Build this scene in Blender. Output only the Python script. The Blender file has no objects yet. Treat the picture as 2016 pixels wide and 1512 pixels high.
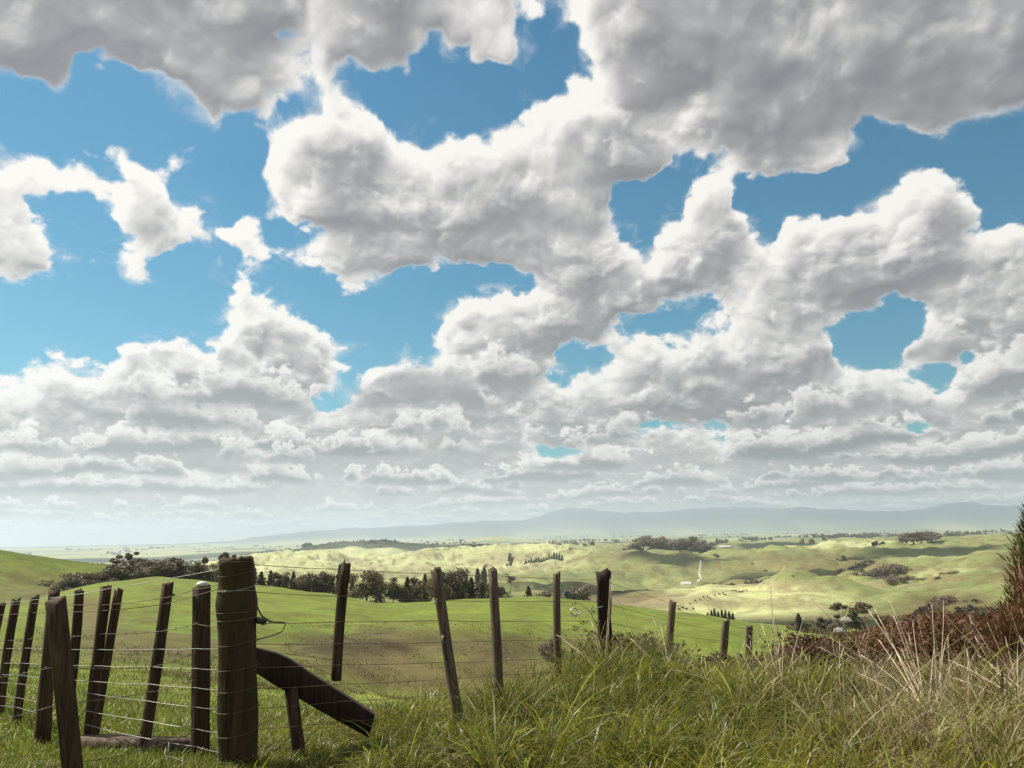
import bpy, math, random, numpy as np
from mathutils import Vector, Matrix
random.seed(5); RNG=np.random.default_rng(11)
sc=bpy.context.scene; COL=sc.collection
# ------------------------------------------------------------------ camera and view geometry
F=1523.0; PITCH=math.radians(11.2); ROLL=math.radians(1.05); EYE=1.5
fw=np.array([0,math.cos(PITCH),math.sin(PITCH)]); r0=np.array([1.0,0,0]); u0=np.cross(r0,fw)
RT=r0*math.cos(ROLL)-u0*math.sin(ROLL); UP=np.cross(RT,fw)
def ray(px,py):
    px=np.asarray(px,float);py=np.asarray(py,float)
    d=((px-1008)/F)[...,None]*RT+((756-py)/F)[...,None]*UP+fw
    return d/np.linalg.norm(d,axis=-1,keepdims=True)
def azel(px,py):
    d=ray(px,py); return np.arctan2(d[...,0],d[...,1]),np.arcsin(d[...,2])
def pix(P):
    """photo pixel of world points"""
    P=np.asarray(P,float)-np.array([0,0,EYE]); c=P@fw
    c=np.where(c<1e-3,1e-3,c)
    return 1008+F*(P@RT)/c, 756-F*(P@UP)/c
def at(px,py,r):
    """point seen at a pixel, at horizontal distance r from the eye"""
    d=ray(px,py); s=r/np.hypot(d[...,0],d[...,1])
    return d*np.asarray(s)[...,None]+np.array([0,0,EYE])
cam=bpy.data.cameras.new('camera'); co=bpy.data.objects.new('camera',cam); COL.objects.link(co)
co.matrix_world=Matrix([[RT[i],UP[i],-fw[i],(0,0,EYE)[i]] for i in range(3)]+[[0,0,0,1]])
cam.sensor_width=36; cam.lens=36*F/2016; cam.clip_start=.05; cam.clip_end=200000; sc.camera=co
sc.view_settings.view_transform='Standard'; sc.view_settings.look='None'; sc.view_settings.gamma=1; sc.view_settings.exposure=.48
sc.cycles.use_denoising=True; sc.cycles.max_bounces=6; sc.cycles.transparent_max_bounces=6; sc.cycles.volume_bounces=1
sc.cycles.sample_clamp_indirect=4
# ------------------------------------------------------------------ noise
_rng=np.random.default_rng(7)
_P=np.concatenate([_rng.permutation(512)]*2); _A=_rng.random(512)*2*math.pi
_GX=np.cos(_A).astype(np.float32);_GY=np.sin(_A).astype(np.float32)
# coverage of the cumulus deck (0 clear .. 9 deep cloud), 48-pixel cells of azimuth and height
MAP="""
898788888886456765444323578988767777777788
897567887753356642444201468998877788888778
454134677654332231244200255799988878887667
213100136543331001000113345468986776777676
000000014332243111011245664478886654565433
000000001003576421344445777545786442113210
221212011004588543577554676423543441001000
443334300003588665788754421034211100245300
410024442013577777887555510255101223456511
431002443420135556766655432456424456576335
443223111122345665565456654575445777887567
211003100110023210001356667754446888875667
000000000443100000234566665323445655214667
000000111366420011445787531233455421026678
023114443468752122456641245556676521045267
344445666778742344566423446678887555431577
456667877654313555765575577888887656775567
577775555557756666756478742333555676524677
566767787638877667776423556664777765678777
554554554445654654545665656765567766655555
656577655665565656655666576656545545455555
555555555555555555555555555555555555555555
444444444444444444444444444444444444444444
""".split()
assert all(len(r)==42 for r in MAP),[ (i,len(r)) for i,r in enumerate(MAP) if len(r)!=42]
LAY=np.array([[float(c) for c in r] for r in MAP])/9.0
LAY[5:12,:11]+=(LAY[5:12,:11]>0)*.045; LAY[2:5,:10]+=(LAY[2:5,:10]>0)*.02; LAY[6:19,20:]-=(LAY[6:19,20:]<.35)*.07; LAY[0:3,:9]-=.04
def perlin(x,y):
    xi=np.floor(x).astype(np.int64);yi=np.floor(y).astype(np.int64)
    xf=(x-xi).astype(np.float32);yf=(y-yi).astype(np.float32);xi&=511;yi&=511
    u=xf*xf*xf*(xf*(xf*6-15)+10);v=yf*yf*yf*(yf*(yf*6-15)+10)
    a=_P[xi];b=_P[xi+1]
    def g(h,dx,dy): return _GX[h]*dx+_GY[h]*dy
    n00=g(_P[a+yi],xf,yf);n10=g(_P[b+yi],xf-1,yf);n01=g(_P[a+yi+1],xf,yf-1);n11=g(_P[b+yi+1],xf-1,yf-1)
    return ((n00+(n10-n00)*u)*(1-v)+(n01+(n11-n01)*u)*v)*1.45
def fbm(x,y,o,gain=.5,bill=False):
    s=0;a=1;t=0
    for i in range(o):
        n=perlin(x*2**i+17.3*i,y*2**i-9.1*i)
        if bill: n=2.2*np.sqrt(n*n+.002)-.65  # rounded puffs
        s=s+a*n;t+=a;a*=gain
    return s/t
def bilin(A,x,y):
    h,w=A.shape
    x=np.clip(x,0,w-1.001);y=np.clip(y,0,h-1.001)
    i=x.astype(int);j=y.astype(int);fx=x-i;fy=y-j
    fx=fx*fx*(3-2*fx)*.5+fx*.5;fy=fy*fy*(3-2*fy)*.5+fy*.5
    return (A[j,i]*(1-fx)+A[j,i+1]*fx)*(1-fy)+(A[j+1,i]*(1-fx)+A[j+1,i+1]*fx)*fy
def blur(A,r):
    r=max(1,int(r))
    for ax in (0,1):
        for _ in range(2):
            P=np.pad(A,[(r+1,r) if k==ax else (0,0) for k in (0,1)],mode='edge')
            c=np.cumsum(P,axis=ax,dtype=np.float64)
            A=((c[2*r+1:]-c[:-2*r-1])if ax==0 else (c[:,2*r+1:]-c[:,:-2*r-1]))/(2*r+1)
    return A.astype(np.float32)
def sstep(a,b,x):
    t=np.clip((x-a)/(b-a),0,1);return t*t*(3-2*t)

def lev(fn,AZ,EL,oct_off):
    """noise whose size follows the distance of the cloud deck: isotropic levels blended by elevation"""
    e=np.maximum(EL,-1)+6.0
    t=np.clip(np.log2(38/e),0,2.999)
    out=np.zeros(AZ.shape,np.float32);ws=np.zeros_like(out)
    for k,asp in enumerate((1.05,1.2,1.6,2.6)):
        w=np.clip(1-np.abs(t-k),0,1).astype(np.float32)
        m=w>0
        if not m.any(): continue
        f=.085*1.9**k
        out[m]+=w[m]*fn(AZ[m]*f+13.7*k+oct_off,EL[m]*f*asp-5.1*k+oct_off)
        ws+=w*w
    return out/np.sqrt(np.maximum(ws,1e-4))
def clouds(AZ,EL,PX,PY,step):
    """colour and opacity of the cumulus deck: three overlapping sheets of puffs, then rows of far flat-based cumulus"""
    e=np.maximum(EL,0)+4.5; low=sstep(13,5,EL)
    wx=lev(lambda u,v:fbm(u*1.3,v*1.3,3),AZ,EL,5);wy=lev(lambda u,v:fbm(u*1.3,v*1.3,3),AZ,EL,31)
    wx2=lev(lambda u,v:fbm(u*5,v*5,3),AZ,EL,71);wy2=lev(lambda u,v:fbm(u*5,v*5,3),AZ,EL,93)
    sc=np.clip(e/30,.15,1); q=np.clip(e/36,.1,1)
    a2=AZ+(wx*1.6+wx2*.5)*q;e2=EL+(wy*1.6+wy2*.5)*q
    L=bilin(LAY,PX+(wx*.75+wx2*.42)*sc,PY+(wy*.75+wy2*.42)*sc).astype(np.float32)
    f2=lev(lambda u,v:fbm(u*9,v*9,5,.6),AZ+wx2*.4*q,EL+wy2*.4*q,117)
    wis=lev(lambda u,v:fbm(u*2.2,v*3.2,6,.62),AZ+wx*2.5*q+wx2*1.0*q,EL+wy*2.5*q+wy2*1.0*q,151)
    C=np.zeros(AZ.shape+(3,),np.float32);A=np.zeros_like(L)
    W=np.array([.985,.955,.905],np.float32);G=np.array([.262,.260,.276],np.float32)
    def over(c,a):
        nonlocal C,A
        C=C*(1-a[...,None])+c*a[...,None]; A=A*(1-a)+a
    core0=(L-.235)*1.55; base0=None
    # torn wisps round the clouds
    wa=sstep(.10,.75,core0*1.1+wis*.9+.12)*.55; over(np.broadcast_to(W*.86,C.shape),wa*(1-.6*low))
    for k,(off,amp,dk) in enumerate(((0,1.,1.),(.30,1.25,.95),(.56,1.35,1.))):
        s=37*k
        b3=lev(lambda u,v:fbm(u*1.0,v*1.25,3,.5,True),a2+1.2*k*q,e2,303+s)
        b1=lev(lambda u,v:fbm(u*1.9,v*2.0,6,.5,True),a2,e2,3+s)
        b2=lev(lambda u,v:fbm(u*5.5,v*5.5,5,.55,True),a2,e2,43+s)
        f1=lev(lambda u,v:fbm(u*2.3,v*2.3,7,.52),a2,e2,57+s)
        D=core0-off+(b3*.20+b1*.20+b2*.085+f1*.24)*amp+f2*.07
        c,a,base0=shade(D,b1,b2,b3,f1,f2,EL,step,W,G,dk,low,base0)
        over(c,a*(1 if k==0 else 1-.8*sstep(9,5,EL)))
    # far rows: flat grey bases, white heaped tops, smaller and paler towards the horizon
    for k,ek in enumerate((.9,1.25,1.7,2.2,2.8,3.5,4.3,5.2,6.3,7.6,9.2,11.2)):
        rng=np.random.default_rng(50+k); s=rng.random()*100; amp=(.46+.10*sstep(3,7,ek))*ek**.90; m=(EL>ek-.8*amp)&(EL<ek+2.6*amp)
        if not m.any(): continue
        az=AZ[m];el=EL[m]; f=.46/ek**.80
        bx=fbm(az*f*3+s,el*f*4.5,5,.55,True);bf=fbm(az*f*9+s,el*f*11,4,.55,True); lw=fbm(az*f*.6+s,np.full_like(az,s),3)
        P=fbm(az*f+bx*.10+s*2,np.full_like(az,s*.7)+bx*.05,4,.55)
        pq=P*2.6+(.55 if k<8 else .05)+lw*.8; pq=np.where(pq>0,1.25*(1-np.exp(-np.maximum(pq,0)*1.3)),pq); ph=amp*pq+amp*(bx*.62+bf*.30); v=(el-ek*(1+.42*fbm(az*f*.33+s*3,el*0+s,3))-.14*amp*fbm(az*f*2+s,el*0,3))
        top=sstep(-.02,.22,(ph-v)/amp); bot=sstep(-.16,.10,v/amp+bf*.05)
        a=top*bot*sstep(0,.25,ph/amp)*(.93 if k<8 else .85)*np.maximum(sstep(4.2,2.8,el),sstep(.24,.46,L[m]))
        t=np.clip(v/np.maximum(ph,.25*amp),0,1); dark=sstep(.80,.12,t)*(.62+.45*sstep(.2,1.0,ph/amp))-bx*.20-bf*.12
        dark=np.clip(dark*1.12,0,1)[...,None]; gr=G*(1.0+.25*sstep(5,1.5,ek)); c=W*(1-dark)+gr*dark
        Cm=C[m]*(1-a[...,None])+c*a[...,None]; C[m]=Cm; A[m]=A[m]*(1-a)+a
    C=np.where(A[...,None]>1e-3,C/np.maximum(A,1e-3)[...,None],W)
    return C,A
def sh(M,dy,dx):
    dy=int(round(dy));dx=int(round(dx));p=abs(dx)
    Q=np.pad(M,((dy,0),(p,p)),mode='edge')[:M.shape[0]]
    return Q[:,p-dx:p-dx+M.shape[1]]
def shade(D,b1,b2,b3,f1,f2,EL,step,W,G,dk,low,base0):
    A=sstep(-.03,.15 if base0 is None else .42,D+f2*.04); A=A*A*.45+A*.55
    T=np.maximum(D,0)
    e=np.maximum(EL,-1)+4.0
    t=np.clip(np.log2(36/e),0,2.999)
    S=np.zeros_like(T);Rl=np.zeros_like(T);TB=np.zeros_like(T)
    Hh=np.maximum(D+b3*.10+b1*.14+b2*.08-f2*.03,-.05)
    for k in range(4):
        w=np.clip(1-np.abs(t-k),0,1)
        if not (w>0).any(): continue
        g=2.0**-k/step
        B1=blur(T,.28*g);B2=blur(T,.95*g)
        s=0
        for j in range(1,6): s=s+sh(B1,j*.8*g,j*.40*g)/5
        S+=w*s; TB+=w*(B2*.5+B1*.5)
        r=0
        for d,a,bl in ((.20,.85,.0),(.55,.85,.10),(1.5,1.0,.4)):
            Q=blur(Hh,bl*g) if bl*g>=1 else Hh
            q=(Q-sh(Q,d*g,d*.5*g))
            r=r+a*q*(1-.4*sstep(.1,.6,B1) if d<.5 else 1)
        Rl+=w*r
    x=np.maximum(TB*.80+S*(.42+.2*low)-.15,0)
    base=(1-np.exp(-(x*3.1)**1.3))*dk
    if base0 is None: base0=base
    else: base=base0*(1-.62*np.exp(-(TB*.7+S*.5)*4.5))
    inner=sstep(.15,.75,TB*.7+S*.4); dark=base*1.06-np.clip(Rl,-.7,.7)*(1.05-.62*inner)*sstep(.0,.22,T)-f1*(.12+.10*inner)-b3*(.10+.16*inner)
    dark=np.where(dark>.7,.7+.45*(1-np.exp(-(dark-.7)/.45)),dark); dark=np.clip(dark*(1-.22*sstep(10,4,EL)),0,1.1)[...,None]
    return W*(1-dark)+G*dark,A,base0
# ------------------------------------------------------------------ helpers
def tag(o,label=None,cat=None,group=None,kind=None):
    if label: o['label']=label
    if cat: o['category']=cat
    if group: o['group']=group
    if kind: o['kind']=kind
    return o
def mesh(name,V,Fc,mat,parent=None,col=None,smooth=False):
    """one mesh object from arrays (all faces of one size per array)"""
    V=np.asarray(V,np.float32).reshape(-1,3); me=bpy.data.meshes.new(name)
    Fs=Fc if isinstance(Fc,list) and len(Fc) and isinstance(Fc[0],np.ndarray) else [np.asarray(Fc,np.int32)]
    Fs=[f for f in Fs if len(f)]
    me.vertices.add(len(V)); me.vertices.foreach_set('co',V.ravel())
    li=np.concatenate([f.ravel() for f in Fs]).astype(np.int32)
    tot=np.concatenate([np.full(len(f),f.shape[1],np.int32) for f in Fs])
    st=np.concatenate([[0],np.cumsum(tot)[:-1]]).astype(np.int32)
    me.loops.add(len(li)); me.loops.foreach_set('vertex_index',li)
    me.polygons.add(len(tot)); me.polygons.foreach_set('loop_start',st)
    if smooth: me.polygons.foreach_set('use_smooth',np.ones(len(tot),bool))
    me.update(calc_edges=True)
    if col is not None:
        a=me.color_attributes.new('tint','FLOAT_COLOR','POINT')
        c=np.ones((len(V),4),np.float32); c[:,:3]=col; a.data.foreach_set('color',c.ravel())
    if mat: me.materials.append(mat)
    o=bpy.data.objects.new(name,me); COL.objects.link(o)
    if parent: o.parent=parent
    return o
def empty(name,loc=(0,0,0),rz=0,s=1):
    o=bpy.data.objects.new(name,None); COL.objects.link(o); o.location=loc; o.rotation_euler=(0,0,rz)
    o.scale=(s,s,s) if not isinstance(s,tuple) else s; o.empty_display_size=.1; return o
def copy_tree(o):
    c=o.copy(); COL.objects.link(c)
    for ch in list(o.children):
        k=copy_tree(ch); k.parent=c
    return c
def frame_along(D):
    D=D/np.linalg.norm(D); a=np.array([0,0,1.]) if abs(D[2])<.9 else np.array([1.,0,0])
    X=np.cross(a,D); X/=np.linalg.norm(X); return X,np.cross(D,X)
def tube(pts,rad,n=6,V=None,Fq=None):
    """swept tube; appends to V (list) and Fq (list)"""
    V=[] if V is None else V; Fq=[] if Fq is None else Fq
    pts=np.asarray(pts,float); rad=np.broadcast_to(np.asarray(rad,float),(len(pts),)); b=len(V); m=len(pts)
    for i in range(m):
        D=pts[min(i+1,m-1)]-pts[max(i-1,0)]
        if np.linalg.norm(D)<1e-9: D=np.array([0,0,1.])
        X,Y=frame_along(D)
        for k in range(n):
            t=2*math.pi*k/n; V.append(pts[i]+rad[i]*(math.cos(t)*X+math.sin(t)*Y))
    for i in range(m-1):
        for k in range(n): Fq.append((b+i*n+k,b+i*n+(k+1)%n,b+(i+1)*n+(k+1)%n,b+(i+1)*n+k))
    V.append(pts[0]);V.append(pts[-1])
    for k in range(n):
        Fq.append((b+m*n,b+(k+1)%n,b+k,b+m*n)); Fq.append((b+m*n+1,b+(m-1)*n+k,b+(m-1)*n+(k+1)%n,b+m*n+1))
    return V,Fq
def tmesh(name,V,Fq,mat,parent=None,smooth=True,col=None):
    q=[f for f in Fq if len(set(f))==4]; t=[tuple(dict.fromkeys(f)) for f in Fq if len(set(f))==3]
    return mesh(name,V,[np.array(q,np.int32).reshape(-1,4),np.array(t,np.int32).reshape(-1,3)],mat,parent,col,smooth)
# ------------------------------------------------------------------ materials
def nt(m): m.use_nodes=True; t=m.node_tree; t.nodes.clear(); return t
def N(t,typ,**k):
    n=t.nodes.new(typ)
    for a,b in k.items():
        if a in ('op',): n.operation=b
        elif isinstance(a,str) and hasattr(n,a): setattr(n,a,b)
    return n
def wood(name,c1,c2,moss=None,scale=1.0):
    m=bpy.data.materials.new(name); t=nt(m); L=t.links.new
    out=N(t,'ShaderNodeOutputMaterial'); b=N(t,'ShaderNodeBsdfPrincipled'); b.inputs['Roughness'].default_value=.85; b.inputs['Specular IOR Level'].default_value=.2
    tc=N(t,'ShaderNodeTexCoord'); mp=N(t,'ShaderNodeMapping'); mp.inputs['Scale'].default_value=(38*scale,38*scale,2.6*scale)
    L(tc.outputs['Object'],mp.inputs['Vector'])
    n1=N(t,'ShaderNodeTexNoise'); n1.inputs['Scale'].default_value=1; n1.inputs['Detail'].default_value=6; n1.inputs['Roughness'].default_value=.65; L(mp.outputs[0],n1.inputs['Vector'])
    n2=N(t,'ShaderNodeTexNoise'); n2.inputs['Scale'].default_value=7*scale; n2.inputs['Detail'].default_value=5; L(tc.outputs['Object'],n2.inputs['Vector'])
    r=N(t,'ShaderNodeValToRGB'); r.color_ramp.elements[0].position=.34; r.color_ramp.elements[1].position=.68
    r.color_ramp.elements[0].color=(*c1,1); r.color_ramp.elements[1].color=(*c2,1); L(n1.outputs['Fac'],r.inputs['Fac'])
    colr=r.outputs['Color']
    if moss:
        mr=N(t,'ShaderNodeMapRange'); mr.inputs['From Min'].default_value=.42; mr.inputs['From Max'].default_value=.62; L(n2.outputs['Fac'],mr.inputs['Value'])
        mx=N(t,'ShaderNodeMix',data_type='RGBA'); L(mr.outputs[0],mx.inputs['Factor']); L(colr,mx.inputs[6]); mx.inputs[7].default_value=(*moss,1); colr=mx.outputs[2]
    L(colr,b.inputs['Base Color'])
    bp=N(t,'ShaderNodeBump'); bp.inputs['Strength'].default_value=.7; bp.inputs['Distance'].default_value=.006; L(n1.outputs['Fac'],bp.inputs['Height']); L(bp.outputs[0],b.inputs['Normal'])
    L(b.outputs[0],out.inputs[0]); return m
def plain(name,c,rough=.6,metal=0,var=.25,scale=30):
    m=bpy.data.materials.new(name); t=nt(m); L=t.links.new
    out=N(t,'ShaderNodeOutputMaterial'); b=N(t,'ShaderNodeBsdfPrincipled'); b.inputs['Roughness'].default_value=rough; b.inputs['Metallic'].default_value=metal
    tc=N(t,'ShaderNodeTexCoord'); n=N(t,'ShaderNodeTexNoise'); n.inputs['Scale'].default_value=scale; n.inputs['Detail'].default_value=4; L(tc.outputs['Object'],n.inputs['Vector'])
    r=N(t,'ShaderNodeValToRGB'); r.color_ramp.elements[0].position=.3; r.color_ramp.elements[1].position=.7
    r.color_ramp.elements[0].color=(*[x*(1-var) for x in c],1); r.color_ramp.elements[1].color=(*[min(1,x*(1+var)) for x in c],1)
    L(n.outputs['Fac'],r.inputs['Fac']); L(r.outputs[0],b.inputs['Base Color']); L(b.outputs[0],out.inputs[0]); return m
def leafy(name,c,trans=.35,var=.35,attr=True,rough=.55):
    """leaf material: per-vertex tint times a base colour, some light passing through"""
    m=bpy.data.materials.new(name); t=nt(m); L=t.links.new
    out=N(t,'ShaderNodeOutputMaterial'); d=N(t,'ShaderNodeBsdfPrincipled'); d.inputs['Roughness'].default_value=rough; d.inputs['Specular IOR Level'].default_value=.3
    tr=N(t,'ShaderNodeBsdfTranslucent'); mx=N(t,'ShaderNodeMixShader'); mx.inputs[0].default_value=trans
    a=N(t,'ShaderNodeAttribute'); a.attribute_name='tint'; oi=N(t,'ShaderNodeObjectInfo')
    mr=N(t,'ShaderNodeMapRange'); mr.inputs['To Min'].default_value=1-var; mr.inputs['To Max'].default_value=1+var; L(oi.outputs['Random'],mr.inputs['Value'])
    m1=N(t,'ShaderNodeMix',data_type='RGBA',blend_type='MULTIPLY'); m1.inputs[0].default_value=1; m1.inputs[6].default_value=(*c,1); L(a.outputs['Color'],m1.inputs[7])
    m2=N(t,'ShaderNodeVectorMath',operation='SCALE'); L(m1.outputs[2],m2.inputs[0]); L(mr.outputs[0],m2.inputs['Scale'])
    L(m2.outputs[0],d.inputs['Base Color']); L(m2.outputs[0],tr.inputs['Color'])
    L(d.outputs[0],mx.inputs[1]); L(tr.outputs[0],mx.inputs[2]); L(mx.outputs[0],out.inputs[0]); return m
# ------------------------------------------------------------------ sun, sky
SUN_AZ=math.radians(-62); SUN_EL=math.radians(50)
SD=np.array([math.sin(SUN_AZ)*math.cos(SUN_EL),math.cos(SUN_AZ)*math.cos(SUN_EL),math.sin(SUN_EL)])
sl=bpy.data.lights.new('sun','SUN'); sl.energy=5.0; sl.angle=math.radians(.55); sl.color=(1,.93,.80)
so=bpy.data.objects.new('sun',sl); COL.objects.link(so); so.rotation_euler=Vector(SD).to_track_quat('Z','Y').to_euler(); so.location=(-30,40,60)
def make_world():
    AZ0,AZ1,EL0,EL1=-44.,44.,-2.,48.; st=.05
    w=int((AZ1-AZ0)/st);h=int((EL1-EL0)/st)
    az,el=np.meshgrid(AZ0+(np.arange(w)+.5)*st,EL1-(np.arange(h)+.5)*st)
    ra,re=np.radians(az),np.radians(el)
    D=np.stack([np.sin(ra)*np.cos(re),np.cos(ra)*np.cos(re),np.sin(re)],-1)
    px,py=pix(D*1000+np.array([0,0,EYE]))
    C,A=clouds(az,el,px/48-.5,py/48-.5,st)
    I=np.concatenate([C,A[...,None]],-1).astype(np.float32)[::-1]
    im=bpy.data.images.new('cumulus deck',w,h,alpha=True,float_buffer=True); im.colorspace_settings.name='Non-Color'; im.alpha_mode='CHANNEL_PACKED'
    im.pixels.foreach_set(I.ravel()); im.update(); im.pack()
    W=bpy.data.worlds.new('World'); sc.world=W; W.use_nodes=True; t=W.node_tree; t.nodes.clear(); L=t.links.new
    out=N(t,'ShaderNodeOutputWorld'); bs=N(t,'ShaderNodeBackground'); bc=N(t,'ShaderNodeBackground'); mx=N(t,'ShaderNodeMixShader')
    sk=N(t,'ShaderNodeTexSky'); sk.sky_type='NISHITA'; sk.sun_disc=False; sk.sun_elevation=SUN_EL; sk.sun_rotation=SUN_AZ%(2*math.pi); sk.air_density=1.3; sk.dust_density=.2; sk.ozone_density=3
    bs.inputs['Strength'].default_value=.05; bc.inputs['Strength'].default_value=.70
    tc=N(t,'ShaderNodeTexCoord'); sx=N(t,'ShaderNodeSeparateXYZ'); L(tc.outputs['Generated'],sx.inputs[0])
    at2=N(t,'ShaderNodeMath',operation='ARCTAN2'); L(sx.outputs[0],at2.inputs[0]); L(sx.outputs[1],at2.inputs[1])
    asn=N(t,'ShaderNodeMath',operation='ARCSINE'); L(sx.outputs[2],asn.inputs[0])
    def rng(src,a,b):
        m=N(t,'ShaderNodeMapRange'); m.clamp=False; m.inputs['From Min'].default_value=math.radians(a); m.inputs['From Max'].default_value=math.radians(b); L(src,m.inputs['Value']); return m.outputs[0]
    cb=N(t,'ShaderNodeCombineXYZ'); L(rng(at2.outputs[0],AZ0,AZ1),cb.inputs[0]); L(rng(asn.outputs[0],EL0,EL1),cb.inputs[1])
    ti=N(t,'ShaderNodeTexImage'); ti.image=im; ti.extension='MIRROR'; ti.interpolation='Linear'; L(cb.outputs[0],ti.inputs['Vector'])
    tn=N(t,'ShaderNodeMix',data_type='RGBA',blend_type='MULTIPLY'); tn.inputs[0].default_value=1; tn.inputs[7].default_value=(.38,1.10,1.20,1); L(sk.outputs[0],tn.inputs[6]); L(tn.outputs[2],bs.inputs['Color']); L(ti.outputs['Color'],bc.inputs['Color']); L(ti.outputs['Alpha'],mx.inputs[0]); L(bs.outputs[0],mx.inputs[1]); L(bc.outputs[0],mx.inputs[2]); L(mx.outputs[0],out.inputs[0])
make_world()
# ------------------------------------------------------------------ the land
def hy(px): return 1058+(1008-px)*.0183           # eye level in the photo
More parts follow.
